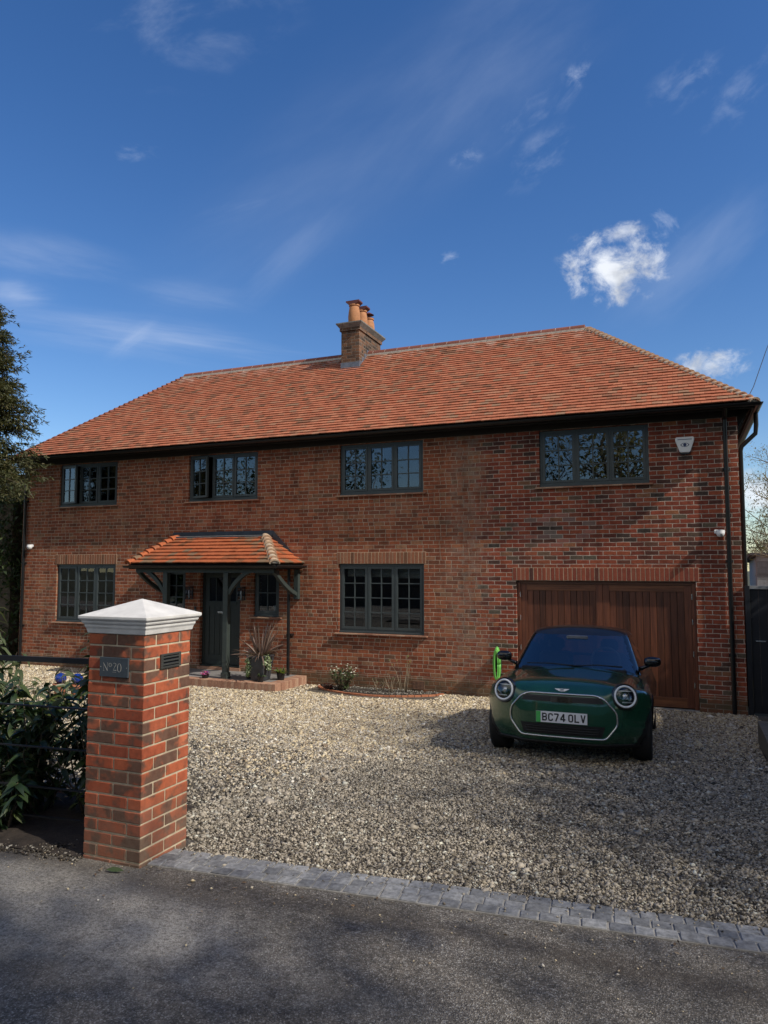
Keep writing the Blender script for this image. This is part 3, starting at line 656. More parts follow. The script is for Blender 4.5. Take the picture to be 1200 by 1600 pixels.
MB().box(a+.105,b_-.105,y-.003,y+.003,1.615,z1-.165).build('door_glass',M['glass'],dr)
MB().box(a+.33,b_-.33,y-.026,y-.02,1.36,1.40).build('letter_plate',M['chrome'],dr)
mb=MB(); mb.box(x0-.03,x1+.03,FY-.03,FY+.2,z0-.085,z0-.002); mb.build('door_step',M['creasing'],dr)
# roof --------------------------------------------------------------
EY=12.63; RY=15.58; EZ=4.965; RZ=7.42; EX0,EX1=-15.02,1.12; RX0,RX1=-12.18,-1.80; BY=2*RY-EY
rise=RZ-EZ
def tiles(eA,eB,rA,rB,gauge,tw=.165,th=.019,lift=.026,name='roof_tiles',mt=None,parent=None,first=True,wob=.0022):
    """tile one slope: eave corners eA->eB, ridge corners rA->rB"""
    eA,eB,rA,rB=map(Vector,(eA,eB,rA,rB)); ex=(eB-eA).normalized()
    up=(rA-eA)-ex*(rA-eA).dot(ex); Ls=up.length; up.normalize(); nn=ex.cross(up).normalized()
    if nn.z<0: nn=-nn
    n=max(1,round(Ls/gauge)); g=Ls/n; mb=MB()
    aoff=(rA-eA).dot(ex); boff=(rB-eA).dot(ex); W_=(eB-eA).length
    for k in range(n):
        s=k*g; xl=aoff*(s+g*.3)/Ls; xr=W_+(boff-W_)*(s+g*.3)/Ls
        X=-(tw/2 if k%2 else 0)-random.uniform(0,.01)
        sag=.004*math.sin(k*1.7)
        while X<xr:
            a=max(X+.001,xl); c=min(X+tw-.0015,xr); X+=tw
            if c-a<.015 or c<xl: continue
            li=lift+random.uniform(-.003,.004); tl=random.uniform(-wob,wob); kick=random.uniform(-.002,.002)
            o=eA+up*(s-.012+kick); e=eA+up*(min(s+g+.03,Ls+.01))
            lo=nn*(li+th); 
            p=[o+ex*a+nn*(li+tl),o+ex*c+nn*(li-tl),e+ex*c+nn*.001,e+ex*a+nn*.001,o+ex*a+nn*(li+th+tl),o+ex*c+nn*(li+th-tl),e+ex*c+nn*(th),e+ex*a+nn*(th)]
            mb.add(p,[(3,2,1,0),(4,5,6,7),(0,1,5,4),(1,2,6,5),(2,3,7,6),(3,0,4,7)])
    return mb.build(name,mt or M['tile'],parent)
mb=MB(); q=.03
mb.add([(EX0,EY,EZ-q),(EX1,EY,EZ-q),(EX1,BY,EZ-q),(EX0,BY,EZ-q),(RX0,RY,RZ-q),(RX1,RY,RZ-q)],[(0,1,5,4),(1,2,5),(2,3,4,5),(3,0,4),(3,2,1,0)])
roof=mb.build('roof',M['soffit'],house)
tiles((EX0,EY,EZ),(EX1,EY,EZ),(RX0,RY,RZ),(RX1,RY,RZ),.108,parent=roof)
tiles((EX1,EY,EZ),(EX1,BY,EZ),(RX1,RY,RZ),(RX1,RY,RZ),.108,parent=roof)
tiles((EX0,BY,EZ),(EX0,EY,EZ),(RX0,RY,RZ),(RX0,RY,RZ),.108,parent=roof)
tiles((EX1,BY,EZ),(EX0,BY,EZ),(RX1,RY,RZ),(RX0,RY,RZ),.15,tw=.3,parent=roof)
def hip(a,b,n,r,mt,parent,lime=True,flat=.7,over=1.3,seg=9,drop=.0):
    """bonnet tiles climbing a hip from a (foot) to b (top)"""
    a,b=Vector(a),Vector(b); dr_=(b-a); L=dr_.length; dr_.normalize(); side=dr_.cross(Vector((0,0,1))).normalized(); up=side.cross(dr_).normalized()
    if up.z<0: up=-up
    mb=MB(); ml_=MB()
    for i in range(n):
        s0=L*i/n-.02; s1=s0+L/n*over
        j=random.uniform(-.004,.004)
        for mbx,rr,t0,t1,off,k2 in ((mb,r,s0,s1,.0,.60),)+(((ml_,r*.9,s0+.012,s0+.05,-.006,1.0),) if lime else ()):
            base=len(mbx.v)
            for (s,rad,h) in ((t0,rr,.040+off+drop),(t1,rr*k2,.018+off+drop)):
                for q_ in range(seg):
                    th=math.pi*q_/(seg-1); mbx.v.append(tuple(a+dr_*s+side*(math.cos(th)*rad*1.05+j)+up*(math.sin(th)*rad*flat+h-.045)))
            for (s,rad,h) in ((t0,rr-.013,.030+off+drop-.012),(t1,rr*k2-.013,.008+off+drop-.012)):
                for q_ in range(seg):
                    th=math.pi*q_/(seg-1); mbx.v.append(tuple(a+dr_*s+side*(math.cos(th)*rad*1.05+j)+up*(math.sin(th)*rad*flat+h-.045)))
            for q_ in range(seg-1):
                mbx.f.append((base+q_,base+q_+1,base+seg+q_+1,base+seg+q_))
                mbx.f.append((base+2*seg+q_+1,base+2*seg+q_,base+3*seg+q_,base+3*seg+q_+1))
                mbx.f.append((base+q_+1,base+q_,base+2*seg+q_,base+2*seg+q_+1))
            if mbx is ml_:   # bedding mortar fills the open end
                mbx.f.append(tuple(base+q_ for q_ in range(seg)))
    o=mb.build('hip_tiles',mt,parent,smooth=True,sharp=40,fix=False)
    if lime: ml_.build('hip_mortar',M['lime'],o,fix=False)
    return o
hip((EX1-.02,EY+.03,EZ+.01),(RX1,RY,RZ+.01),35,.105,M['hip'],roof)
hip((EX0+.02,EY+.03,EZ+.01),(RX0,RY,RZ+.01),35,.095,M['ridge'],roof,lime=False)
hip((EX1-.02,BY-.03,EZ+.01),(RX1,RY,RZ+.01),35,.105,M['hip'],roof,lime=False)
mb=MB(); ml_=MB(); X=RX0; n=34; L=(RX1-RX0)/n
for i in range(n):
    for mbx,x0_,x1_,rr in ((mb,X+.006,X+L-.006,.12),(ml_,X-.006,X+.006,.117)):
        prof=[(RY+rr*math.cos(math.pi*k/10)*1.05,RZ-.035+rr*math.sin(math.pi*k/10)*.95) for k in range(11)]
        mbx.prism(prof,'x',x0_,x1_)
    X+=L
mb.build('ridge_tiles',M['ridge'],roof,smooth=True,sharp=35); 
ml_.box(RX0,RX1,RY-.15,RY+.15,RZ-.075,RZ-.030); ml_.build('ridge_mortar',M['lime'],roof)
# eaves: soffit, fascia, gutter
mb=MB(); mb.box(WX0-.02,EX1-.05,EY+.05,FY-.001,WTOP-.005,WTOP+.02); mb.box(WX1+.001,EX1-.05,FY,BY-.05,WTOP-.005,WTOP+.02)
mb.box(EX0+.02,EX1-.03,EY+.022,EY+.048,WTOP-.07,EZ-.012); mb.box(EX1-.048,EX1-.022,EY+.05,BY-.05,WTOP-.07,EZ-.012)
mb.box(WX0,WX1-.002,FY-.02,FY-.002,WTOP-.13,WTOP-.006)
mb.build('fascia',M['soffit'],house)
def gutter(p0,p1,r,parent,name='gutter'):
    p0,p1=Vector(p0),Vector(p1); dr_=(p1-p0).normalized(); side=dr_.cross(Vector((0,0,1))); mb=MB(); seg=8
    for rr,flip in ((r,0),(r-.004,1)):
        pass
    V=[]
    for p in (p0,p1):
        for k in range(seg+1):
            th=math.pi+math.pi*k/seg; V.append(p+side*(math.cos(th)*r)+Vector((0,0,math.sin(th)*r*.95)))
        for k in range(seg+1):
            th=2*math.pi-math.pi*k/seg; V.append(p+side*(math.cos(th)*(r-.004))+Vector((0,0,math.sin(th)*(r-.004)*.95)))
    m_=2*(seg+1); F=[(i,(i+1)%m_,m_+(i+1)%m_,m_+i) for i in range(m_)]
    mb.add(V,F)
    for e,s in ((0,1),(m_,-1)):
        mb.f.append(tuple(e+i for i in range(seg+1)))
    return mb.build(name,M['black'],parent)
gu=gutter((EX0-.03,EY-.045,EZ-.03),(EX1+.06,EY-.045,EZ-.03),.058,house)
gutter((EX1+.045,EY-.06,EZ-.03),(EX1+.045,BY,EZ-.03),.058,gu,'side_gutter')
def pipe(x,z0,z1,y=FY-.05,r=.034,top=None,parent=house,name='downpipe'):
    mb=MB(); pts=[(x,y,z0),(x,y,z1)]
    if top: pts+=top
    mb.tube(pts,r,12); 
    for zz in np.arange(z0+.9,z1,1.5): mb.tube([(x,y,zz),(x,y,zz+.05)],r+.008,12); mb.box(x-.055,x+.055,y+.01,FY-.001,zz+.005,zz+.045)
    return mb.build(name,M['black'],parent,smooth=True,sharp=40)
pipe(.68,.02,4.72,top=[(.68,FY-.07,4.78),(.68,EY+.0,4.88),(.68,EY-.045,4.92)])
pipe(-14.83,.02,4.72,top=[(-14.83,FY-.07,4.78),(-14.83,EY,4.88)])
mb=MB(); mb.tube([(EX1+.045,FY+.25,EZ-.06),(EX1+.045,FY+.25,EZ-.28),(EX1+.03,FY+.25,EZ-.42),(WX1+.07,FY+.25,EZ-.62),(WX1+.05,FY+.25,EZ-.7),(WX1+.05,FY+.25,.1)],.036,12)
mb.build('side_downpipe',M['black'],house,smooth=True,sharp=50)
for yy in np.arange(FY+.05,BY-.4,.6): MB().add([(WX1+.002,yy,WTOP-.01),(EX1-.06,yy,WTOP-.01),(WX1+.002,yy,WTOP-.32),(WX1+.002,yy+.07,WTOP-.01),(EX1-.06,yy+.07,WTOP-.01),(WX1+.002,yy+.07,WTOP-.32)],[(0,1,2),(5,4,3),(0,3,4,1),(1,4,5,2),(2,5,3,0)]).build('eaves_bracket',M['soffit'],house)
# chimney
CX0,CX1,CY0,CY1=-7.29,-6.83,15.0,16.28
ch=MB().box(CX0,CX1,CY0,CY1,6.6,7.86).build('chimney',M['brick2'],house)
mb=MB(); mb.box(CX0-.03,CX1+.03,CY0-.03,CY1+.03,7.862,7.93); mb.build('chimney_corbel',M['brick2'],ch)
mb=MB(); mb.add([(CX0-.03,CY0-.03,7.932),(CX1+.03,CY0-.03,7.932),(CX1+.03,CY1+.03,7.932),(CX0-.03,CY1+.03,7.932),(CX0-.10,CY0-.10,8.02),(CX1+.10,CY0-.10,8.02),(CX1+.10,CY1+.10,8.02),(CX0-.10,CY1+.10,8.02),(CX0-.10,CY0-.10,8.045),(CX1+.10,CY0-.10,8.045),(CX1+.10,CY1+.10,8.045),(CX0-.10,CY1+.10,8.045),(CX0+.02,CY0+.02,8.09),(CX1-.02,CY0+.02,8.09),(CX1-.02,CY1-.02,8.09),(CX0+.02,CY1-.02,8.09)],
 [(3,2,1,0)]+[(i+o_,(i+1)%4+o_,(i+1)%4+4+o_,i+4+o_) for o_ in (0,4,8) for i in range(4)]+[(12,13,14,15)]); mb.build('chimney_cap',mat('weathered render cap',(.20,.19,.17),.9,var=.4,vscale=8),ch)
mpot=mat('clay pot',(.42,.19,.085),.8,var=.25,vscale=9); mcowl=mat('dark red cowl',(.13,.04,.035),.6,var=.2)
for i,(cy,h) in enumerate(((15.22,.46),(15.66,.46),(16.08,.40))):
    mb=MB(); mb.lathe([(.125,0),(.14,.05),(.145,.16),(.135,.27),(.115,h-.06),(.105,h-.04),(.128,h-.03),(.128,h),(.09,h),(.09,h-.05)],((CX0+CX1)/2,cy,8.085),24)
    po=mb.build('chimney_pot',mpot,ch,smooth=True,sharp=50)
    mb=MB(); c0=((CX0+CX1)/2,cy,8.085+h)
    if i<2:
        mb.prism([(c0[0]-.17,c0[2]+.05),(c0[0]-.10,c0[2]+.001),(c0[0]+.10,c0[2]+.001),(c0[0]+.17,c0[2]+.05),(c0[0]+.17,c0[2]+.085),(c0[0]-.17,c0[2]+.085)],'y',cy-.11,cy+.11)
    else:
        mb.lathe([(.02,.0),(.02,.12),(.13,.12),(.02,.19)],(c0[0],c0[1],c0[2]-.02),18); mb.lathe([(.12,.0),(.13,.03),(.03,.06)],(c0[0],c0[1],c0[2]-.02),18)
    mb.build('cowl',mcowl,po)
# chimney lead
sl=rise/(RY-EY); zf=lambda yy: EZ+(yy-EY)*sl
mb=MB(); z_=zf(CY0); mb.box(CX0-.01,CX1+.01,CY0-.012,CY0-.002,z_-.02,z_+.17); mb.add([(CX0-.03,CY0-.15,zf(CY0-.15)+.035),(CX1+.05,CY0-.15,zf(CY0-.15)+.035),(CX1+.05,CY0-.002,z_+.04),(CX0-.03,CY0-.002,z_+.04)],[(0,1,2,3)])
for k in range(4):
    y0_=CY0+k*.145; mb.box(CX1+.002,CX1+.008,y0_,y0_+.15,zf(y0_)-.02,zf(y0_)+.20)
mb.build('chimney_flashing',mat('grey lead',(.16,.18,.22),.5,metal=.3,var=.35,vscale=9),ch)
# garage door
gx0,gx1,gz0,gz1=OP['ga']; y=FY+.10
MB().box(gx0+.004,gx0+.07,y-.04,y+.04,.02,gz1-.004).build('garage_frame_jamb',M['wood'],house,bevel=.003); MB().box(gx1-.07,gx1-.004,y-.04,y+.04,.02,gz1-.004).build('garage_frame_jamb',M['wood'],house,bevel=.003); MB().box(gx0+.07,gx1-.07,y-.04,y+.04,gz1-.06,gz1-.004).build('garage_frame_head',M['woodh'],house)
gm=(gx0+gx1)/2
for side,(a,b_) in enumerate(((gx0+.074,gm-.003),(gm+.003,gx1-.074))):
    mb=MB(); st=.11; mb.box(a,a+st,y-.025,y+.02,.04,gz1-.064); mb.box(b_-st,b_,y-.025,y+.02,.04,gz1-.064)
    n=11; ww=(b_-a-2*st)/n
    for i in range(n): mb.box(a+st+i*ww+.0035,a+st+(i+1)*ww-.0035,y-.012,y+.005,.05,gz1-.175)
    gd=mb.build('garage_door',M['wood'],house,bevel=.002)
    gd['label']='left leaf of the wooden garage door' if side==0 else 'right leaf of the wooden garage door'
    MB().box(a+st,b_-st,y-.024,y+.02,gz1-.175,gz1-.064).build('top_rail',M['woodh'],gd,bevel=.002); MB().box(a+st,b_-st,y-.024,y+.02,.04,.2).build('bottom_rail',M['woodh'],gd,bevel=.002)
    MB().box(a+st,b_-st,y+.006,y+.018,.05,gz1-.17).build('backing_board',M['soffit'],gd)
    hx=a-.012 if side==0 else b_+.012
    for zz in (1.86,1.45,.92,.42):
        MB().tube([(hx,y-.045,zz-.045),(hx,y-.045,zz+.045)],.009,8).build('hinge',M['chrome'],gd,smooth=True,sharp=40)
MB().box(gx0,gx1,FY-.04,FY+.14,-.1,.018).build('garage_threshold',mat('concrete',(.30,.29,.27),.9,var=.2),house)
# air brick
mb=MB(); mb.box(-4.78,-4.555,FY-.006,FY+.02,.065,.075); mb.box(-4.78,-4.555,FY-.006,FY+.02,.205,.215)
for i in range(9): xx=-4.78+.0269*i; mb.box(xx,xx+.0098,FY-.006,FY+.02,.075,.205)
for j in range(1,5): zz=.075+.026*j; mb.box(-4.775,-4.56,FY-.004,FY+.02,zz-.004,zz+.004)
ab=mb.build('air_brick',mat('clay airbrick',(.26,.14,.09),.9,var=.3),house); MB().box(-4.775,-4.56,FY-.002,FY+.0,.075,.205).build('vent_hole',M['dark'],ab)
# porch --------------------------------------------------------------
PE0,PE1,PYF,PZE=-10.66,-7.14,11.86,2.405; PT0,PT1,PZT=-10.28,-8.02,2.99
mb=MB(); mb.add([(PE0,PYF,PZE-.025),(PE1,PYF,PZE-.025),(PE1,FY-.003,PZE-.025),(PE0,FY-.003,PZE-.025),(PT0,FY-.003,PZT-.03),(PT1,FY-.003,PZT-.03)],[(0,1,5,4),(1,2,5),(3,0,4),(3,2,1,0),(2,3,4,5)])
pr=mb.build('porch_roof',M['soffit'],house)
tiles((PE0,PYF,PZE),(PE1,PYF,PZE),(PT0,FY-.004,PZT),(PT1,FY-.004,PZT),.155,mt=M['ptile'],parent=pr,name='porch_tiles',lift=.034,th=.022,wob=.004)
tiles((PE1,PYF,PZE),(PE1,FY-.004,PZE),(PT1,FY-.004,PZT),(PT1,FY-.004,PZT),.155,mt=M['ptile'],parent=pr,name='porch_tiles',lift=.034,th=.022)
tiles((PE0,FY-.004,PZE),(PE0,PYF,PZE),(PT0,FY-.004,PZT),(PT0,FY-.004,PZT),.155,mt=M['ptile'],parent=pr,name='porch_tiles',lift=.034,th=.022)
hip((PE1-.01,PYF+.01,PZE+.03),(PT1,FY-.03,PZT+.03),8,.10,M['hip'],pr,flat=.8,over=1.35)
hip((PE0+.01,PYF+.01,PZE+.03),(PT0,FY-.03,PZT+.03),8,.11,M['ptile'],pr,lime=False,flat=.75,over=1.35)
mb=MB(); mb.box(PT0-.12,PT1+.16,FY-.012,FY-.003,PZT-.02,PZT+.115); mb.box(PT0-.05,PT1+.05,FY-.14,FY-.012,PZT-.028,PZT+.012)
for (xa,za,xb,zb) in ((PT1+.16,PZT+.115,PE1-.14,PZE+.13),):
    mb.add([(xa,FY-.012,za),(xb,FY-.012,zb),(xb,FY-.012,zb-.15),(xa-.02,FY-.012,za-.17),(xa,FY-.004,za),(xb,FY-.004,zb),(xb,FY-.004,zb-.15),(xa-.02,FY-.004,za-.17)],[(0,1,2,3),(0,4,5,1),(1,5,6,2)])
mb.build('porch_flashing',M['lead'],pr)
mb=MB(); mb.add([(PT0+.0,FY-.15,PZT-.05),(PT1-.02,FY-.15,PZT-.05),(PT1-.02,FY-.13,PZT+.018),(PT0+.0,FY-.13,PZT+.018)],[(0,1,2,3)]); mb.build('flashing_edge',M['leadpale'],pr)
pg=gutter((PE0-.05,PYF-.04,PZE-.03),(PE1+.06,PYF-.04,PZE-.03),.05,house,'porch_gutter'); gutter((PE1+.045,PYF-.06,PZE-.03),(PE1+.045,FY-.02,PZE-.03),.05,pg,'porch_side_gutter')
mb=MB(); mb.box(PE0+.02,PE1-.02,PYF+.015,PYF+.04,PZE-.1,PZE-.027); mb.box(PE1-.045,PE1-.02,PYF+.04,FY-.02,PZE-.1,PZE-.027); mb.box(PE0+.02,PE1-.05,PYF+.04,FY-.02,PZE-.06,PZE-.04); mb.build('porch_fascia',M['soffit'],house)
mb=MB(); mb.box(PE0+.1,PE1-.1,12.0,12.1,PZE-.17,PZE-.062); mb.build('porch_beam',M['post'],house)
def brace(p0,p1,bulge,wy,parent,name='porch_brace',th=.075,axis='x'):
    """curved timber brace in an x-z or y-z plane"""
    mb=MB(); n=10; A=[];B=[]
    (a0,z0),(a1,z1)=p0,p1; dx,dz=a1-a0,z1-z0; L=math.hypot(dx,dz); nx,nz=-dz/L,dx/L
    for i in range(n+1):
        s=i/n; bx=a0+dx*s+nx*bulge*4*s*(1-s); bz=z0+dz*s+nz*bulge*4*s*(1-s); A.append((bx+nx*th/2,bz+nz*th/2)); B.append((bx-nx*th/2,bz-nz*th/2))
    mk=(lambda p,t:(p[0],t,p[1])) if axis=='x' else (lambda p,t:(t,p[0],p[1]))
    for i in range(n): mb.add([mk(A[i],wy[0]),mk(A[i+1],wy[0]),mk(B[i+1],wy[0]),mk(B[i],wy[0]),mk(A[i],wy[1]),mk(A[i+1],wy[1]),mk(B[i+1],wy[1]),mk(B[i],wy[1])],[(0,1,2,3),(7,6,5,4),(0,4,5,1),(2,6,7,3)])
    return mb.build(name,M['post'],parent)
for px,ds in ((-8.33,1),(-9.80,-1)):
    po=MB().box(px-.055,px+.055,11.99,12.10,.18,2.24).build('porch_post',M['post'],house,bevel=.006)
    brace((px+ds*.05,1.83),(px+ds*.52,2.27),.05*ds,(12.01,12.08),po)
    MB().box(px-.07,px+.07,11.975,12.115,.178,.30).build('post_foot',M['post'],po,bevel=.006)
for px in (PE1-.12,PE0+.12):
    po=MB().box(px-.05,px+.05,FY-.09,FY-.002,1.70,2.30).build('wall_corbel',M['post'],house,bevel=.005)
    brace((FY-.08,1.80),(12.05,2.27),.06 if False else .05,(px-.035,px+.035),po,axis='y')
pipe(-7.40,.06,2.33,y=12.85,r=.032,name='porch_downpipe')
MB().box(-7.50,-7.30,12.72,12.97,-.05,.07).build('drain_brick',M['terracotta'],house)
# porch step
st=MB().box(-10.65,-7.06,11.80,FY-.002,-.1,.165); sto=st.build('porch_step',brick_material('step brick',[(0,(.12,.09,.07)),(.5,(.2,.15,.11)),(1,(.26,.19,.13))],mort_old=(.3,.27,.22)),house)
mb=MB(); n=48; wd=(3.59+.02)/n
for i in range(n): mb.box(-10.66+i*wd+.002,-10.66+(i+1)*wd-.002,11.775,11.99,-.06,.182)
n=15; wd=(FY-.01-11.99)/n
for i in range(n): mb.box(-7.27,-7.04,11.99+i*wd+.002,11.99+(i+1)*wd-.002,-.06,.182)
mb.build('step_edging',M['creasing'],sto,bevel=.003)
MB().box(-10.64,-7.275,11.995,FY-.003,.166,.180).build('step_paving',mat('grey paving',(.20,.19,.185),.8,var=.3,vscale=5),sto)
# wall lanterns
def lantern(x,label):
    z=1.79; y=FY-.09; r=thing('wall_lantern',label,'wall lamp',(x,FY,z),'lanterns beside the front door')
    mb=MB()
    for dx in (-.055,.055):
        for dy in (-.055,.055): mb.box(x+dx-.006,x+dx+.006,y+dy-.006,y+dy+.006,z-.12,z+.12)
    mb.box(x-.065,x+.065,y-.065,y+.065,z+.12,z+.135); mb.box(x-.065,x+.065,y-.065,y+.065,z-.135,z-.12); mb.box(x-.03,x+.03,y+.065,FY-.001,z-.05,z+.05)
    mb.build('lantern_frame',M['blacksat'],r); MB().box(x-.05,x+.05,y-.05,y+.05,z-.118,z+.118).build('lantern_glass',M['dglass'],r)
    MB().lathe([(.012,-.1),(.012,-.02),(.022,.0),(.018,.05),(.003,.07)],(x,y,z),12).build('bulb',M['cast'],r,smooth=True)
lantern(-9.88,'small black box lantern left of the front door'); lantern(-8.56,'small black box lantern right of the front door behind the porch post')
db=thing('door_bell','small black door bell on the brick left of the front door','door bell',(-9.78,FY,1.45)); MB().box(-9.80,-9.75,FY-.025,FY-.001,1.38,1.50).build('bell_body',M['dark'],db,bevel=.006); MB().lathe([(.014,0),(.014,.004)],(0,0,0),16).xform(Matrix.Translation((-9.775,FY-.026,1.42))@Matrix.Rotation(R(90),4,'X')).build('bell_button',M['chrome'],db)
# alarm box (bell box)
al=thing('alarm_box','white alarm box with blue eye emblem high on the wall near the right downpipe','alarm',(.07,FY,4.36))
P=[(-.15,.125),(-.13,.145),(.13,.145),(.15,.125),(.15,.09),(.085,-.10),(.065,-.115),(-.065,-.115),(-.085,-.10),(-.15,.09)]
MB().prism([(.07+a*.98,4.365+b_) for a,b_ in P],'y',FY-.07,FY-.022).build('cover',M['white'],al,bevel=.008)
MB().prism([(.07+a*.92,4.335+b_) for a,b_ in P],'y',FY-.05,FY-.001).build('back_plate',M['dark'],al,bevel=.004)
mb=MB(); n=24; cz=4.375
mb.box(-.04,.18,FY-.0715,FY-.0705,4.462,4.472)
V=[];F=[]
for k in range(n):
    th=2*math.pi*k/n
    for s in (1,.80): V.append((.07+math.cos(th)*.068*s*(1.0),FY-.0715,cz+math.copysign(abs(math.sin(th))**1.3,math.sin(th))*.034*s))
mb.add(V,[(2*k,2*k+1,(2*k+3)%(2*n),(2*k+2)%(2*n)) for k in range(n)])
mb.add([(.07+.026*math.cos(2*math.pi*k/16),FY-.072,cz+.026*math.sin(2*math.pi*k/16)) for k in range(16)],[tuple(range(16))]); mb.build('emblem',M['bluetext'],al,fix=False)
# dome cameras
def camera_dome(x,z,s,label):
    r=thing('security_camera',label,'security camera',(x,FY,z),'white security cameras on the house front')
    MB().box(x-.07,x+.06,FY-.06,FY-.001,z+.01,z+.07).build('mount',M['white'],r,bevel=.008)
    mb=MB(); mb.lathe([(.0,-.062),(.03,-.058),(.055,-.035),(.064,-.005),(.066,.02),(.06,.03)],(x+s*.02,FY-.09,z+.01),20,cap=False); mb.build('dome',M['white'],r,smooth=True)
    MB().lathe([(.0,-.012),(.014,-.010),(.02,0)],(x+s*.03,FY-.152,z-.01),14,cap=False).build('lens',M['dark'],r,smooth=True)
    MB().tube([(x+s*.02,FY-.09,z+.02),(x+s*.02,FY-.09,z+.062)],.064,20).build('collar',M['white'],r,smooth=True,sharp=40)
camera_dome(.54,2.885,1,'white dome camera on the wall by the right downpipe'); camera_dome(-14.62,2.82,1,'white dome camera on the wall by the left downpipe')
# EV charger with lime cable
ev=thing('charging_cable','lime green charging cable coiled on a wall charger left of the car','charging cable',(-3.14,FY,.6))
MB().box(-3.19,-3.07,FY-.09,FY-.001,.52,.80).build('charger_box',M['cableblk'],ev,bevel=.015)
mb=MB()
for k,(rx,rz,dy) in enumerate(((.055,.30,.10),(.045,.29,.125),(.035,.285,.15),(.055,.27,.17),(.03,.25,.19))):
    pts=[(-3.135+rx*math.cos(2*math.pi*i/28),FY-dy,.62+rz*math.sin(2*math.pi*i/28)) for i in range(29)]; mb.tube(pts,.011,8)
mb.tube([(-3.10,FY-.12,.40),(-3.12,FY-.14,.22),(-3.11,FY-.16,.05),(-3.0,FY-.25,.03),(-2.6,FY-.6,.07)],.011,8)
mb.build('cable_coil',M['evgreen'],ev,smooth=True)
# ================================================================ GATE PILLAR
PX0,PX1,PY0,PY1=-3.476,-3.036,3.545,3.985
pil=thing('brick_pillar','square red brick gate pillar with pale pyramid coping and slate number sign','gate pillar',((PX0+PX1)/2,(PY0+PY1)/2,.56))
mb=MB(); zb=.52; j=.009
def brickbox(x0,x1,y0,y1,z0,z1):
    o=lambda: random.uniform(-.0012,.0012)
    mb.box(x0+o(),x1+o(),y0+o(),y1+o(),z0+o(),z1+o())
HB=.1025
for k in range(19):
    z0=zb+k*.075+.005; z1=z0+.065
    xm=(PX0+PX1)/2; ym=(PY0+PY1)/2
    if k%2==0:   # front and back: two full bricks
        for a,b_ in ((PX0,xm-j/2),(xm+j/2,PX1)):
            brickbox(a,b_,PY0,PY0+HB,z0,z1); brickbox(a,b_,PY1-HB,PY1,z0,z1)
        ya,yb=PY0+HB+j,PY1-HB-j
        for a,b_ in ((PX0,PX0+HB),(PX1-HB,PX1)): brickbox(a,b_,ya,yb,z0,z1)
    else:
        for a,b_ in ((PY0,ym-j/2),(ym+j/2,PY1)):
            brickbox(PX0,PX0+HB,a,b_,z0,z1); brickbox(PX1-HB,PX1,a,b_,z0,z1)
        xa,xb=PX0+HB+j,PX1-HB-j
        brickbox(xa,xb,PY0,PY0+HB,z0,z1); brickbox(xa,xb,PY1-HB,PY1,z0,z1)
mb.build('brickwork',M['pbrick'],pil,bevel=.004)
MB().box(PX0+.0045,PX1-.0045,PY0+.0045,PY1-.0045,.45,1.943).build('pillar_mortar',M['mortar'],pil)
mb=MB(); cx,cy=(PX0+PX1)/2,(PY0+PY1)/2
prof=[(.228,1.944),(.234,1.972),(.242,1.985),(.242,1.998),(.252,2.006),(.256,2.014),(.256,2.022),(.266,2.030),(.270,2.036),(.270,2.052),(.004,2.150)]
V=[(cx+sx*r,cy+sy*r,z) for r,z in prof for sx,sy in ((-1,-1),(1,-1),(1,1),(-1,1))]
mb.add(V,[(4*i+a,4*i+(a+1)%4,4*i+4+(a+1)%4,4*i+4+a) for i in range(len(prof)-1) for a in range(4)]+[(3,2,1,0),tuple(4*(len(prof)-1)+a for a in range(4))])
mb.build('coping',M['stone'],pil,bevel=.002)
mb=MB(); y0,y1,z0,z1=3.685,3.878,1.722,1.812
mb.box(PX1-.002,PX1+.012,y0,y1,z0,z0+.012); mb.box(PX1-.002,PX1+.012,y0,y1,z1-.012,z1); mb.box(PX1-.002,PX1+.012,y0,y0+.022,z0+.012,z1-.012); mb.box(PX1-.002,PX1+.012,y1-.022,y1,z0+.012,z1-.012)
for i in range(3): zz=z0+.018+i*.022; mb.box(PX1+.0,PX1+.013,y0+.022,y1-.022,zz,zz+.010)
bl=mb.build('brick_light',mat('bronze grey brick light',(.10,.10,.09),.45,metal=.5,var=.2),pil,bevel=.0015)
MB().box(PX1-.001,PX1+.002,y0+.02,y1-.02,z0+.01,z1-.01).build('light_recess',M['dark'],bl)
# number sign with hand drawn serif numerals
sg=thing('number_sign','small dark slate house number sign on the front of the brick pillar','house sign',(-3.26,PY0,1.74))
SX0,SX1,SZ0,SZ1=-3.372,-3.150,1.682,1.800
MB().box(SX0,SX1,PY0-.014,PY0-.002,SZ0,SZ1).build('slate_plate',mat('blue grey slate',(.055,.07,.085),.45,var=.15,vscale=40),sg,bevel=.001)
mb=MB(); yl=PY0-.0150
def stroke(pts,ws):
    for i in range(len(pts)-1):
        a=Vector(pts[i]); b_=Vector(pts[i+1]); d_=(b_-a); nn=Vector((-d_.y,d_.x)).normalized() if d_.length>0 else Vector((0,1))
        w0,w1=ws[i]/2,ws[i+1]/2
        mb.add([(a.x+nn.x*w0,yl,a.y+nn.y*w0),(b_.x+nn.x*w1,yl,b_.y+nn.y*w1),(b_.x-nn.x*w1,yl,b_.y-nn.y*w1),(a.x-nn.x*w0,yl,a.y-nn.y*w0)],[(0,1,2,3)])
def ell(cx,cz,rx,rz,thick,thin,a0=0,a1=360,n=20):
    pts=[];ws=[]
    for i in range(n+1):
        th=R(a0+(a1-a0)*i/n); pts.append((cx+rx*math.cos(th),cz+rz*math.sin(th))); ws.append(thin+(thick-thin)*abs(math.cos(th)))
    stroke(pts,ws)
bx,bz=SX0+.034,SZ0+.036; hN=.048
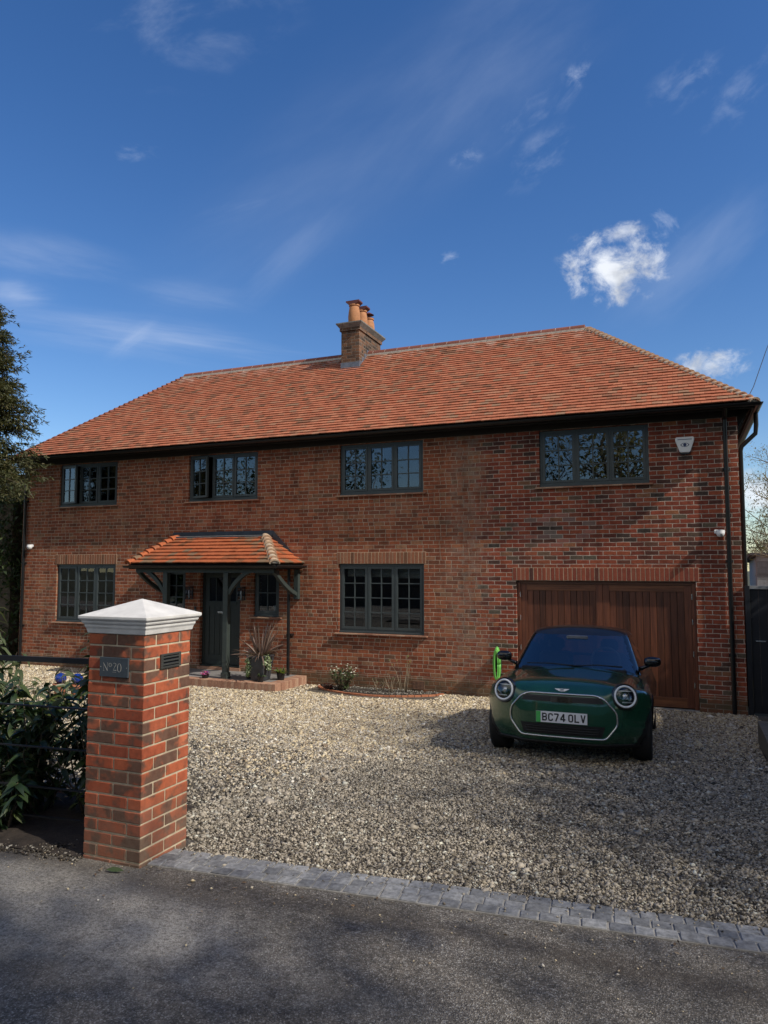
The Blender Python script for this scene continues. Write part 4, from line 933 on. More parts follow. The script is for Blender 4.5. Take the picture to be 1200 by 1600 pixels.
stroke([(bx,bz),(bx,bz+hN)],[.0018,.0018]); stroke([(bx-.004,bz+hN),(bx+.030,bz)],[.0055,.0055]); stroke([(bx+.030,bz),(bx+.030,bz+hN)],[.0018,.0018])
for xx in (bx,bx+.030): stroke([(xx-.006,bz+(hN if xx>bx else 0)),(xx+.006,bz+(hN if xx>bx else 0))],[.0015,.0015])
ell(bx+.050,bz+.036,.0095,.011,.0045,.0012); stroke([(bx+.0665,bz+.036),(bx+.0695,bz+.036)],[.003,.003])
ell(bx+.086,bz+.040,.010,.009,.0045,.0012,150,-60,14); stroke([(bx+.091,bz+.0325),(bx+.074,bz+.006),(bx+.074,bz+.0055),(bx+.1,bz+.0055)],[.0035,.0015,.002,.0045])
stroke([(bx+.068,bz-.006),(bx+.098,bz-.006)],[.0015,.0015])
ell(bx+.122,bz+.022,.014,.026,.0058,.0014)
mb.box(SX0+.008,SX0+.012,yl-.001,yl+.0005,SZ0+.057,SZ0+.061); mb.box(SX1-.012,SX1-.008,yl-.001,yl+.0005,SZ0+.057,SZ0+.061)
mb.build('engraved_lettering',mat('pale engraved letter',(.42,.40,.36),.6),sg,fix=False)
# ================================================================ ESTATE FENCE
fe=thing('estate_fence','low black metal rail fence running left from the brick pillar','fence',(-6,3.5,.55))
fy=lambda x:3.76+.1*(x-PX0)
for zz,h,w_ in ((1.735,.022,.022),(1.42,.006,.025),(1.15,.006,.025),(.89,.006,.025),(.70,.006,.025)):
    mb=MB(); xa,xb=-10.0,PX0+.001; 
    mb.add([(xa,fy(xa)-w_/3,zz-h),(xb,fy(xb)-w_/3,zz-h),(xb,fy(xb)+w_/3,zz-h),(xa,fy(xa)+w_/3,zz-h),(xa,fy(xa)-w_/3,zz+h*.6),(xb,fy(xb)-w_/3,zz+h*.6),(xb,fy(xb)+w_/3,zz+h*.6),(xa,fy(xa)+w_/3,zz+h*.6)],[(3,2,1,0),(4,5,6,7),(0,1,5,4),(1,2,6,5),(2,3,7,6),(3,0,4,7)])
    mb.build('rail',M['blacksat'],fe)
for xx in (-5.7,-7.6,-9.5): MB().box(xx-.02,xx+.02,fy(xx)-.018,fy(xx)+.018,.4,1.76).build('fence_post',M['blacksat'],fe)
# ================================================================ PLANTS
def leaves(P,D,L,Wd,droop,g,fold=.25,seg=3):
    """many folded drooping leaves: P base points (n,3), D directions (n,3), L lengths, Wd widths -> verts, quads"""
    n=len(P); D=D/np.linalg.norm(D,axis=1,keepdims=True); up=np.array([0,0,1.]); side=np.cross(D,up); sn=np.linalg.norm(side,axis=1,keepdims=True); side=np.where(sn>1e-3,side/np.maximum(sn,1e-3),np.array([1.,0,0])); 
    roll=g.normal(0,.6,n)[:,None]; nrm=np.cross(side,D); s2=side*np.cos(roll)+nrm*np.sin(roll); nrm=-side*np.sin(roll)+nrm*np.cos(roll); side=s2
    V=np.zeros((n,(seg+1)*3,3)); prof=np.sin(np.linspace(.12,1,seg+1)*np.pi*.97)**.8; prof=prof/prof.max(); prof[0]=.15; prof[-1]=.02
    for k in range(seg+1):
        t=k/seg; c=P+D*(L*t)[:,None]; c=c-np.array([0,0,1.])*(droop*L*t*t)[:,None]
        w_=(Wd*prof[k]/2)[:,None]
        V[:,3*k]=c-side*w_+nrm*w_*fold; V[:,3*k+1]=c; V[:,3*k+2]=c+side*w_+nrm*w_*fold
    F=[]
    for k in range(seg): F+= [(3*k,3*k+1,3*k+4,3*k+3),(3*k+1,3*k+2,3*k+5,3*k+4)]
    F=np.array(F); F=(F[None]+(seg+1)*3*np.arange(n)[:,None,None]).reshape(-1,4)
    return V.reshape(-1,3),F
def shrub(name,label,cat,base,h,rad,nst,nl,L,Wd,droop,lm,group=None,seed=0,lean=(0,0),sm=None,spread=1.0,upw=.5,low=.08):
    g=np.random.default_rng(seed); t_=thing(name,label,cat,base,group)
    st=MB(); Ps=[];Ds=[]
    for i in range(nst):
        a=g.uniform(0,2*np.pi); rr=rad*np.sqrt(g.uniform(0,1)); hh=h*g.uniform(.65,1.02)*(1-.25*(rr/rad)**2)
        x0=base[0]+.25*rr*math.cos(a); y0=base[1]+.25*rr*math.sin(a); x1=base[0]+rr*math.cos(a)*spread+lean[0]; y1=base[1]+rr*math.sin(a)*spread+lean[1]
        pts=[(x0,y0,base[2]-.02)]
        for s in (.3,.6,.85,1.0): pts.append((x0+(x1-x0)*s**1.3+g.normal(0,.012),y0+(y1-y0)*s**1.3+g.normal(0,.012),base[2]+hh*s))
        st.tube(pts,[.008,.007,.005,.0035,.0015],5)
        pp=np.array(pts); m_=max(3,int(nl/nst*hh/h))
        for q_ in range(m_):
            s=g.uniform(low,1)**.8; f=s*4; k=min(3,int(f)); c=pp[k]*(1-(f-k))+pp[k+1]*(f-k); an=g.uniform(0,2*np.pi)
            Ps.append(c); Ds.append((math.cos(an),math.sin(an),upw*g.uniform(-.3,1.3)))
    Ps=np.array(Ps);Ds=np.array(Ds);n=len(Ps)
    V,F=leaves(Ps,Ds,L*g.uniform(.6,1.2,n),Wd*g.uniform(.7,1.15,n),droop*g.uniform(.5,1.3,n),g)
    npmesh('foliage',V,F,lm,t_,smooth=True); st.build('stem',sm or M['bark'],t_,smooth=True)
    return t_
def gp(x,y): return (x,y,gz(y))
L1='laurels planted behind the estate fence'
shrub('laurel_shrub','dark laurel right beside the brick pillar behind the fence','shrub',gp(-3.98,4.22),1.18,.42,20,846,.125,.042,0.70,M['laurel'],L1,21)
shrub('laurel_shrub','dark laurel behind the fence, second from the brick pillar','shrub',gp(-4.45,4.05),.98,.42,19,846,.13,.045,0.70,M['laurel'],L1,22)
shrub('laurel_shrub','dark broad laurel behind the fence, third from the brick pillar','shrub',gp(-4.85,4.15),1.02,.45,22,974,.13,.045,0.70,M['laurel'],L1,23)
shrub('laurel_shrub','dark laurel behind the fence at the left edge of the photo','shrub',gp(-5.35,4.15),1.08,.45,22,974,.13,.045,0.70,M['laurel'],L1,24)
shrub('laurel_shrub','tall upright laurel behind the others close to the brick pillar','shrub',gp(-4.35,4.75),1.50,.33,16,589,.13,.042,0.55,M['laurel'],L1,25,low=.45)
shrub('laurel_shrub','low pale green laurel at the foot of the fence','shrub',gp(-4.35,3.72),.42,.28,10,230,.12,.045,0.70,M['laurel'],L1,26)
shrub('drooping_shrub','sunlit shrub with long drooping sun paled leaves at the left edge','shrub',gp(-6.55,5.3),1.55,.42,14,330,.19,.045,1.0,M['laurellit'],None,27,low=.4)
shrub('leafy_shrub','loose shrub with a few bare stems behind the laurels','shrub',gp(-5.6,5.2),1.1,.5,14,260,.15,.04,.8,M['laurellit'],None,28)
# fallen leaves
g=np.random.default_rng(33); n=60
X=g.uniform(-4.6,1.0,n); Y=3.6+.1*(X+3.04)-np.abs(g.normal(0,.22,n))-.02; P=np.stack([X,Y,np.interp(Y,YK,ZK)+.012],1); D_=np.stack([g.normal(0,1,n),g.normal(0,1,n),g.uniform(0,.2,n)],1)
V,F=leaves(P,D_,g.uniform(.015,.035,n),g.uniform(.006,.012,n),np.zeros(n),g)
tag(npmesh('leaf_litter',V,F,leafmat('dead leaf',[(0,(.06,.04,.025)),(.6,(.16,.10,.06)),(1,(.35,.28,.2))],.8,.1)),kind='stuff',label='dead leaf scraps on the tarmac by the setts',cat='leaf litter')
mb=MB()
for i in range(26):
    x=g.uniform(-3.3,.9); y=3.6+.1*(x+3.04)-abs(g.normal(0,.12))-.03; a=g.uniform(0,3.14); l=g.uniform(.02,.07); z=gz(y)+.009
    mb.tube([(x,y,z),(x+l*.5*math.cos(a),y+l*.5*math.sin(a),z+.004),(x+l*math.cos(a+.3),y+l*math.sin(a+.3),z)],[.0014,.0012,.0007],4)
tag(mb.build('twig_litter',M['bark']),kind='stuff',label='little dead twigs on the tarmac near the setts',cat='twigs')
V,F=leaves(np.array([[-.52,2.60,.598]]),np.array([[.5,.6,.25]]),np.array([.05]),np.array([.016]),np.zeros(1),g)
tag(npmesh('green_leaf',V,F,M['lime_leaf']),'single yellow green leaf lying on the road','leaf')
V,F=leaves(np.array([[-3.17,3.42,.594]]),np.array([[1,.25,.1]]),np.array([.11]),np.array([.028]),np.array([.1]),g)
tag(npmesh('fallen_leaf',V,F,M['shrub']),'long dark green leaf fallen at the foot of the brick pillar','leaf')
# flower bed below the window
bx=[-6.72+.1*i for i in range(27)]
fyb=lambda x:12.97-.80*math.sin(max(0,min(1,(x+6.72)/2.6))*math.pi)**.55
mb=MB(); V=[]
for x in bx:
    for s in np.linspace(0,1,7): yy=12.97+(fyb(x)+.05-12.97)*s; V.append((x,yy,gz(yy)+.015+.03*math.sin(s*math.pi)))
mb.add(V,[(i*7+k,(i+1)*7+k,(i+1)*7+k+1,i*7+k+1) for i in range(26) for k in range(6)]); tag(mb.build('flower_bed',M['soil'],fix=True,smooth=True),kind='structure')
g7=stones('bed_stones',2600,(-6.6,-4.2),(12.15,12.95),.014,lambda x,y:y>12.97-.75*np.sin(np.clip((x+6.72)/2.6,0,1)*np.pi)**.55+.1,island('grey bed stone',[(0,(.05,.045,.035)),(.5,(.14,.13,.11)),(1,(.36,.34,.3))],bump=0),lift=.03,seed=15)
tag(g7,kind='stuff',label='grey stones and mulch in the flower bed under the window',cat='mulch')
ed=thing('brick_edging','thin red brick edging round the flower bed under the window','edging',(-5.4,12.2,.02)); mb=MB()
s=0; pts=[Vector((x,fyb(x),gz(fyb(x)))) for x in np.linspace(-6.70,-4.14,26)]
for i in range(25):
    a,b_=pts[i],pts[i+1]; d_=(b_-a); nn=Vector((-d_.y,d_.x,0)).normalized()*.028; a2=a+d_*.04; b2=b_-d_*.04
    z0=Vector((0,0,-.05)); z1=Vector((0,0,.035+random.uniform(-.004,.004)))
    c=[a2-nn,b2-nn,b2+nn,a2+nn]; mb.add([tuple(v+z0) for v in c]+[tuple(v+z1) for v in c],[(3,2,1,0),(4,5,6,7),(0,1,5,4),(1,2,6,5),(2,3,7,6),(3,0,4,7)])
mb.build('edging_bricks',M['terracotta'],ed)
sb=shrub('flowering_shrub','low leafy shrub with small white flowers under the window','shrub',(-6.02,12.50,.04),.50,.29,30,1000,.05,.022,.3,M['shrub'],None,41)
g=np.random.default_rng(42); n=260; a=g.uniform(0,6.28,n); r=.22*np.sqrt(g.uniform(0,1,n)); cl=g.integers(0,34,n); ca=g.uniform(0,6.28,34); cr_=.29*np.sqrt(g.uniform(.1,1,34)); cz=.24+.28*g.uniform(.3,1,34)*(1-.4*(cr_/.29)**2)
P=np.stack([-6.02+cr_[cl]*np.cos(ca[cl]),12.50+cr_[cl]*np.sin(ca[cl]),.04+cz[cl]],1); D_=np.stack([g.normal(0,1,n),g.normal(0,1,n),g.uniform(-.2,1,n)],1)
for q_ in range(34):
    k_=cl==q_; m_=int(k_.sum())
    if m_: V,F=leaves(P[k_],D_[k_],g.uniform(.014,.028,m_),g.uniform(.012,.02,m_),np.zeros(m_),g); npmesh('flower',V,F,M['petal'],sb)
shrub('red_plant','small dark red leaved plant at the left end of the flower bed','plant',(-6.32,12.5,.03),.12,.13,10,150,.06,.025,.2,M['redleaf'],None,43)
shrub('rose_bush','thin bare rose stems with a few buds against the wall','rose bush',(-4.86,12.72,.03),.82,.30,7,46,.035,.018,.2,M['lime_leaf'],None,44,sm=M['barkpale'],low=.5)
shrub('bare_stem_plant','short sparse twiggy plant in the middle of the flower bed','plant',(-5.32,12.6,.03),.30,.16,8,40,.035,.014,.1,M['shrub'],None,45,sm=M['barkpale'])
shrub('leggy_plant','small sparse twiggy plant beside the rose stems','plant',(-5.05,12.55,.03),.42,.2,7,40,.03,.014,.1,M['shrub'],None,46,sm=M['barkpale'])
# phormium planter on the step
pp=thing('phormium_planter','tall dark planter with spiky bronze phormium and trailing pale ivy on the porch step','planter',(-7.58,12.12,.182))
mb=MB(); c0=(-7.58,12.12)
V=[];
for hw,z in ((.13,.19),(.185,.62),(.20,.62),(.20,.66),(.165,.66),(.165,.60)): V+=[(c0[0]-hw,c0[1]-hw,z),(c0[0]+hw,c0[1]-hw,z),(c0[0]+hw,c0[1]+hw,z),(c0[0]-hw,c0[1]+hw,z)]
mb.add(V,[(4*i+a,4*i+(a+1)%4,4*i+4+(a+1)%4,4*i+4+a) for i in range(5) for a in range(4)]+[(3,2,1,0),(20,21,22,23)]); mb.build('planter_pot',M['zinc'],pp,bevel=.004)
g=np.random.default_rng(51); n=92; a=g.uniform(0,6.28,n); P=np.stack([c0[0]+.06*np.cos(a),c0[1]+.06*np.sin(a),np.full(n,.62)],1); el=g.uniform(.35,1.45,n); D_=np.stack([np.cos(a)*np.cos(el),np.sin(a)*np.cos(el),np.sin(el)],1)
V,F=leaves(P,D_,g.uniform(.45,.84,n)*(.62+.38*np.sin(el)),g.uniform(.020,.036,n),np.where(el<.9,.55,.12)*g.uniform(.3,1.2,n),g,fold=.5,seg=6); npmesh('phormium_blades',V,F,M['phorm'],pp,smooth=True)
n=900; k=g.integers(0,16,n); sa=g.choice([3.2,3.6,3.9,4.1,4.25,3.0,5.7,5.95],16)+g.normal(0,.12,16); sl_=np.where((sa>4.9)|(sa<1),.30,.44)*g.uniform(.6,1,16); t_=g.uniform(0,1,n)
rr=.17+.05*np.minimum(1,t_*4)/1.0; P=np.stack([c0[0]+rr*np.cos(sa[k])*1.1+g.normal(0,.018,n),c0[1]+rr*np.sin(sa[k])*1.1+g.normal(0,.018,n),.68-sl_[k]*t_+g.normal(0,.012,n)],1)
D_=np.stack([np.cos(sa[k])+g.normal(0,.8,n),np.sin(sa[k])+g.normal(0,.8,n),g.normal(-.2,.5,n)],1)
V,F=leaves(P,D_,g.uniform(.022,.04,n),g.uniform(.02,.034,n),np.zeros(n)+.2,g); npmesh('trailing_ivy',V,F,M['ivy'],pp)
def potted(name,label,cat,c,r,h,leafkw):
    t_=thing(name,label,cat,c); MB().lathe([(r*.75,0),(r,h),(r*1.08,h),(r*1.08,h*.86),(r*1.0,h*.86)][:3]+[(r*.9,h),(r*.88,h-.02)],c,20).build('pot',M['pot'],t_,smooth=True,sharp=35)
    g=np.random.default_rng(int(abs(c[0])*1000)); n=leafkw['n']; a=g.uniform(0,6.28,n); el=g.uniform(.2,1.4,n); P=np.stack([c[0]+r*.4*np.cos(a),c[1]+r*.4*np.sin(a),np.full(n,c[2]+h*.9)],1); D_=np.stack([np.cos(a)*np.cos(el),np.sin(a)*np.cos(el),np.sin(el)],1)
    V,F=leaves(P,D_,leafkw['L']*g.uniform(.6,1.1,n),leafkw['W']*g.uniform(.7,1.1,n),np.zeros(n)+.3,g,seg=4); npmesh('foliage',V,F,leafkw['m'],t_,smooth=True); return t_
potted('potted_plant','small black pot with yellow green leaves right of the tall planter','potted plant',(-7.24,12.30,.182),.085,.14,dict(n=26,L=.17,W=.045,m=M['lime_leaf']))
potted('potted_plant','low black pot with short green leaves behind the left side of the tall planter','potted plant',(-7.88,12.22,.182),.09,.13,dict(n=20,L=.12,W=.03,m=M['shrub']))
potted('potted_plant','little black pot of fine leaves in front of the tall planter','potted plant',(-7.46,11.93,.182),.065,.11,dict(n=14,L=.10,W=.02,m=M['shrub']))
t_=potted('flower_pot','pot of small purple and pink flowers on the porch step beside the brick pillar','flower pot',(-8.72,11.93,.182),.075,.07,dict(n=24,L=.06,W=.03,m=M['shrub']))
g=np.random.default_rng(61); n=120; a=g.uniform(0,6.28,n); P=np.stack([-8.72+.10*np.cos(a)*g.uniform(0,1,n),11.93+.10*np.sin(a)*g.uniform(0,1,n),.182+.07+g.uniform(0,.05,n)],1)
V,F=leaves(P,g.normal(0,1,(n,3)),g.uniform(.02,.03,n),g.uniform(.018,.028,n),np.zeros(n),g); npmesh('flower',V,F,M['ppetal'],t_)
for k,(x,y) in enumerate(((-9.35,8.95),(-9.10,9.05))):
    t_=thing('glazed_ball',('shiny blue glazed ball on a clay pot seen over the fence, the left one','shiny blue glazed ball on a clay pot seen over the fence, the right one')[k],'garden ornament',(x,y,gz(y)),'blue balls behind the fence')
    MB().lathe([(.0,-.09),(.05,-.075),(.085,-.03),(.09,.0),(.085,.03),(.05,.075),(.0,.09)],(x,y,gz(y)+.33),20,cap=False).build('ball',M['blueball'],t_,smooth=True)
    MB().lathe([(.07,0),(.11,.22),(.12,.22),(.12,.25),(.09,.25),(.08,.2)],(x,y,gz(y)),20).build('clay_pot',M['terracotta'],t_,smooth=True,sharp=35)
# ================================================================ RIGHT SIDE
gt=thing('side_gate','dark blue black boarded side gate right of the house','gate',(1.6,FY,0)); mb=MB(); x=.96
while x<3.2: mb.box(x,x+.118,FY-.0,FY+.025,.05,2.0); x+=.12
mb.build('gate_boards',M['blackwood'],gt,bevel=.003); MB().box(.93,3.3,FY-.03,FY+.06,2.005,2.05).build('gate_head',mat('weathered top rail',(.25,.26,.27),.7,var=.3),gt)
MB().box(.885,.955,FY-.04,FY+.06,.0,2.05).build('gate_post',M['blackwood'],gt); MB().box(1.02,1.16,FY-.02,FY-.002,1.17,1.19).build('latch',M['chrome'],gt)
sh=thing('garden_shed','pale grey boarded shed behind the side gate','shed',(2.6,17.5,0)); mb=MB(); z=0
for i in range(20): mb.box(1.42,4.2,17.2,17.22,i*.13,i*.13+.126)
mb.build('shed_wall',M['shed'],sh); MB().box(1.45,4.2,17.225,19.5,0,2.6).build('shed_body',M['shed'],sh)
MB().add([(1.3,17.1,2.6),(4.4,17.1,2.6),(4.4,17.1,2.65),(1.3,17.1,2.65),(1.3,19.8,2.45),(4.4,19.8,2.45),(4.4,19.8,2.5),(1.3,19.8,2.5)],[(0,1,2,3),(4,7,6,5),(3,2,6,7),(0,4,5,1),(0,3,7,4),(1,5,6,2)]).build('shed_roof',mat('grey felt',(.10,.10,.11),.9,var=.2),sh)
bed2=thing('raised_bed','grey timber edged raised bed at the right edge of the gravel','raised bed',(1.3,9,.2)); mb=MB()
mb.box(.80,.90,7.2,10.3,.05,.42); mb.box(.80,3,10.31,10.40,.05,.42); mb.box(.80,3,7.1,7.19,.05,.42); mb.build('sleeper',M['sleeper'],bed2,bevel=.006); MB().box(.90,3,7.19,10.31,.05,.38).build('bed_soil',M['soil'],bed2)
shrub('strappy_plant','low strappy green plant in the raised bed at the right edge','plant',(1.15,9.3,.38),.4,.2,8,70,.26,.018,.6,M['hedge'],None,71)
shrub('leafy_plant','dark green leafy plant in the raised bed at the right edge','plant',(1.3,8.3,.38),.35,.25,9,120,.12,.04,.5,M['hedge'],None,72)
# overhead wire
tag(MB().tube([(.9,14.6,4.9),(1.39,16,5.95),(1.75,17.2,6.95),(6,31,18.)],.008,5).build('overhead_wire',M['dark']),'thin overhead wire rising from the right corner of the roof','wire')
# trees -----------------------------------------------------------------
def tree_skel(base,h,r0,levels,nb,g,spread=.55,lean=(0,0),up=.35,start=.3,ratio=.62,pts_out=None,seg=4,shrink=.5):
    mb=MB(); tips=[]
    def grow(p,d,L,r,lv):
        n=seg; pts=[p.copy()]; rs=[r]; dd=d.copy()
        for i in range(n):
            dd=(dd+Vector(g.normal(0,.13,3))+Vector((0,0,up*.12))).normalized(); pts.append(pts[-1]+dd*(L/n)); rs.append(r*(1-(1-.45)*(i+1)/n))
        mb.tube(pts,rs,7 if lv==0 else (5 if lv<3 else 3),cap=False)
        if lv>=levels: tips.append((pts[-1],dd,pts[n//2])); return
        k=nb[lv]
        for i in range(k):
            s=start+(1-start)*(i+g.uniform(.2,.9))/k if lv==0 else g.uniform(.25,1.)
            f=s*n; q_=min(n-1,int(f)); c=pts[q_].lerp(pts[q_+1],f-q_); a=g.uniform(0,2*math.pi)
            o=dd.orthogonal().normalized(); o=Matrix.Rotation(a,3,dd)@o
            nd=(dd*(1-spread)+o*spread+Vector((0,0,up*.3))).normalized()
            grow(c,nd,L*ratio*g.uniform(.7,1.15)*(1-.35*s if lv==0 else 1),rs[q_]*shrink*g.uniform(.8,1.1),lv+1)
    grow(Vector(base),Vector((lean[0],lean[1],1)).normalized(),h,r0,0)
    return mb,tips
def tree(name,label,cat,base,h,r0,nb,lm,leafn,L,Wd,seed,spread=.55,group=None,lean=(0,0),bark='bark',up=.35,start=.3,ratio=.62,jit=.25,droop=.2,tubeleaf=False,shrink=.5):
    g=np.random.default_rng(seed); t_=thing(name,label,cat,base,group)
    mb,tips=tree_skel(base,h,r0,len(nb),nb,g,spread,lean,up,start,ratio,shrink=shrink)
    mb.build('trunk',M[bark],t_,smooth=True,fix=False)
    if leafn:
        P=np.repeat(np.array([tuple(a) for a,b_,c in tips]),leafn,0); P+=g.normal(0,jit,P.shape); D_=g.normal(0,1,P.shape)+np.array([0,0,.1]); n=len(P)
        V,F=leaves(P,D_,L*g.uniform(.6,1.2,n),Wd*g.uniform(.7,1.2,n),np.zeros(n)+droop,g,seg=2); npmesh('crown',V,F,M[lm],t_)
    return t_
# bare tree behind the side gate
tree('bare_tree','bare pale twigged tree behind the side gate and shed','tree',(2.3,21.5,0),4.3,.14,(12,8,6,5),'bud',3,.07,.03,81,spread=.62,bark='barkpale',up=.3,ratio=.55,jit=.06,shrink=.56)
tree('bare_tree','small bare tree at the right edge in front of the shed','tree',(1.95,15.4,0),2.7,.06,(9,7,6),'bud',1,.05,.02,82,spread=.6,bark='barkpale',up=.3,ratio=.55,jit=.04,shrink=.55)
# conifer at the left edge
def conifer(label,base,h,rad,seed,lim,n=5200,z0=.18,gap=.35):
    g=np.random.default_rng(seed); t_=thing('conifer_tree',label,'tree',base)
    MB().tube([base,(base[0],base[1],base[2]+h*.5),(base[0],base[1],base[2]+h)],[.22,.13,.03],9).build('trunk',M['bark'],t_,smooth=True)
    br=MB(); P=[];D=[]
    nb=330
    for i in range(nb):
        s=z0+(1-z0)*g.uniform(0,1)**.85; a=g.uniform(0,6.283); R_=rad*(1-s)**.62*g.uniform(.55,1.12)+.12; z=base[2]+h*s; el=g.uniform(-.25,.35)
        p0=np.array([base[0],base[1],z]); p1=p0+np.array([math.cos(a)*R_,math.sin(a)*R_,R_*el-.05*R_]); mid=(p0+p1)/2+np.array([0,0,.08*R_])
        br.tube([tuple(p0),tuple(mid),tuple(p1)],[.02,.012,.004],4,cap=False)
        for q_ in range(int(n/nb)):
            t=g.uniform(.25,1.05); c=p0*(1-t)+p1*t+np.array([0,0,.08*R_*4*t*(1-t)*.5])+g.normal(0,.06+.05*R_,3)*np.array([1,1,.55]); P.append(c); d_=(p1-p0)/R_+g.normal(0,.45,3)+np.array([0,0,-.1]); D.append(d_)
    br.build('branches',M['bark'],t_,smooth=True,fix=False)
    P=np.array(P);D=np.array(D); D/=np.linalg.norm(D,axis=1,keepdims=True)
    # every spray is a fan of small needles-shaped leaves
    k=9; PP=np.repeat(P,k,0); DD=np.repeat(D,k,0)+g.normal(0,.55,(len(P)*k,3)); t=g.uniform(0,.16,len(PP)); PP=PP+np.repeat(D,k,0)*t[:,None]; n_=len(PP)
    V,F=leaves(PP,DD,g.uniform(.05,.11,n_),g.uniform(.016,.030,n_),np.zeros(n_)+.15,g,seg=2); npmesh('crown',V,F,M['yew'],t_); return t_
conifer('tall green brown conifer at the left edge overhanging the roof corner',(-13.75,10.3,.12),8.1,2.25,91,None,n=20000,z0=.47)
# dark evergreen hedge left of the house
def hedge(label,x0,x1,y0,y1,z0,z1,n,seed,lm='hedge',L=.10,Wd=.05,rough=.18):
    g=np.random.default_rng(seed); t_=thing('evergreen_hedge',label,'hedge',((x0+x1)/2,(y0+y1)/2,z0))
    P=np.stack([g.uniform(x0,x1,n),g.uniform(y0,y1,n),z0+(z1-z0)*g.uniform(0,1,n)],1)
    ax=g.integers(0,4,n); P[ax==0,0]=x0; P[ax==1,0]=x1; P[ax==2,1]=y0; P[ax==3,2]=z1; bulge=.18*np.sin(P[:,0]*2.1+P[:,2]*1.7)+.18*np.sin(P[:,1]*2.7+P[:,2]*2.3)
    P+=g.normal(0,rough,P.shape)+bulge[:,None]*.6
    V,F=leaves(P,g.normal(0,1,P.shape),L*g.uniform(.6,1.3,n),Wd*g.uniform(.7,1.2,n),np.zeros(n)+.2,g,seg=2); npmesh('foliage',V,F,M[lm],t_)
    MB().box(x0+.2,x1-.2,y0+.2,y1-.2,z0,z1-.2).build('branches',M['bark'],t_); return t_
hedge('tall dark evergreen hedge against the left end of the house',-19.5,-15.6,13.2,15.5,0,4.15,16000,101,L=.14,Wd=.07)
# neighbouring house far left
nb_=thing('neighbour_house','brown brick neighbouring house glimpsed behind the conifer at far left','house',(-26,21,0))
MB().box(-33,-22.2,20,28,-.2,5.85).build('wall',M['brick2'],nb_); MB().add([(-33.3,19.7,5.8),(-21.9,19.7,5.8),(-21.9,28.3,5.8),(-33.3,28.3,5.8),(-31,24,6.4),(-30,24,6.4)],[(0,1,5,4),(1,2,5),(2,3,4,5),(3,0,4)]).build('roof',M['ridge'],nb_)
wn=MB().box(-24.9,-23.85,19.95,19.995,5.0,5.6).build('window',mat('white window frame',(.8,.8,.8),.5),nb_); MB().box(-24.8,-23.95,19.94,19.948,5.08,5.5).build('glass_pane',M['gloss'],wn)
# ---- what stands behind and beside the camera (reflected in the glass, shading the drive)
hedge('long clipped hedge across the road behind the viewer',-24,14,-5.8,-4.4,.55,2.7,12000,111,L=.22,Wd=.12)
TR='trees across the road behind the viewer'
for i,(x,y,h,lf) in enumerate(((-2.2,-11,8.0,7),(2.2,-12,8.0,6),(-6.6,-11.5,8.0,6),(7.5,-10,7,6),(-18.5,-13,7.5,7),(-26,-14,10,9))):
    tree('roadside_tree',('tall thin branched tree straight across the road','tall thin branched tree across the road to the right','tall tree across the road left of centre','leafy tree across the road far right','dense tree across the road far left','very tall dense tree at the far left end of the road')[i],'tree',(x,y,.55),h,.2,(10,7,5),'hedge' if i!=0 else 'bud',lf,.26,.13,120+i,spread=.6,group=TR,ratio=.56,jit=.4,bark='barkpale')
# trees on the right-hand boundary that shade the lower drive and the road
SH='boundary trees to the right of the drive'
for i,(x,y,h,lf,sd) in enumerate(((8.2,6.0,6.6,115,131),(10.6,4.9,8.4,90,132),(9.4,-2.0,8.4,90,133),(12.8,6.8,9.5,50,134),(9.8,-5.4,8.4,70,135),(13.6,-2.4,10.2,50,136))):
    tree('boundary_tree',('finely leaved tree at the near right boundary beside the drive','tall finely leaved tree where the drive meets the road','broad roadside tree to the right of the viewer','taller tree further right of the drive','roadside tree to the right behind the viewer','very tall tree far right along the road')[i],'tree',(x,y,gz(y)),h,.17,(10,7,5),'hedge',lf,.15,.075,sd,spread=.62,group=SH,ratio=.56,jit=.6)
hedge('clipped hedge along the right side beyond the raised bed',2.75,4.2,6.5,13.6,.1,3.3,13000,141,L=.14,Wd=.07)
# ================================================================ CAR
car=thing('parked_car','small dark green hatchback with black roof parked nose out in front of the garage door','car',(0,0,0))
def smax(vals,k=.05):
    m=np.maximum.reduce(vals); return m+k*np.log(sum(np.exp((v-m)/k) for v in vals))
HY=[-.2,.0,.12,.25,.45,.7,1.0,1.25,1.8,2.6,3.3,3.7,3.9]; HZ=[.80,.815,.83,.85,.872,.90,.935,.95,.96,.97,.98,.95,.9]
FZ=[.0,.17,.24,.32,.42,.52,.62,.68,.72,.76,.80,.84,1.0]; FYv=[.18,.11,.045,.018,.005,.0,.008,.020,.040,.075,.125,.20,.55]
def body(x,y,z):
    ax=np.abs(x)
    plan=.40*(ax/.88)**3.4+.05*(ax/.88)**2
    cor=np.clip((ax-.40)/.16,0,1); cor=cor*cor*(3-2*cor)
    front=np.interp(z-.075*cor,FZ,FYv)+plan-y
    w=.872-.11*np.clip((z-.60)/.4,0,1)**1.6-.05*np.clip((.32-z)/.2,0,1)
    w=w-.035*np.clip((.9-y)/.9,0,1)**1.5-.05*np.clip((y-3.1)/.8,0,1)**1.5
    # shoulder swell over the wheels
    w=w+.02*np.exp(-((y-.72)/.4)**2)*np.exp(-((z-.62)/.16)**2)+.02*np.exp(-((y-3.2)/.4)**2)*np.exp(-((z-.62)/.16)**2)
    top=z-(np.interp(y,HY,HZ)-.105*(ax/.8)**2.6)
    rear=y-(3.83-.28*(ax/.88)**3-.12*np.clip((z-.6)/.4,0,1)**2)
    bot=.17-z
    return smax([front*.9,ax-w,top,rear,bot],.026)
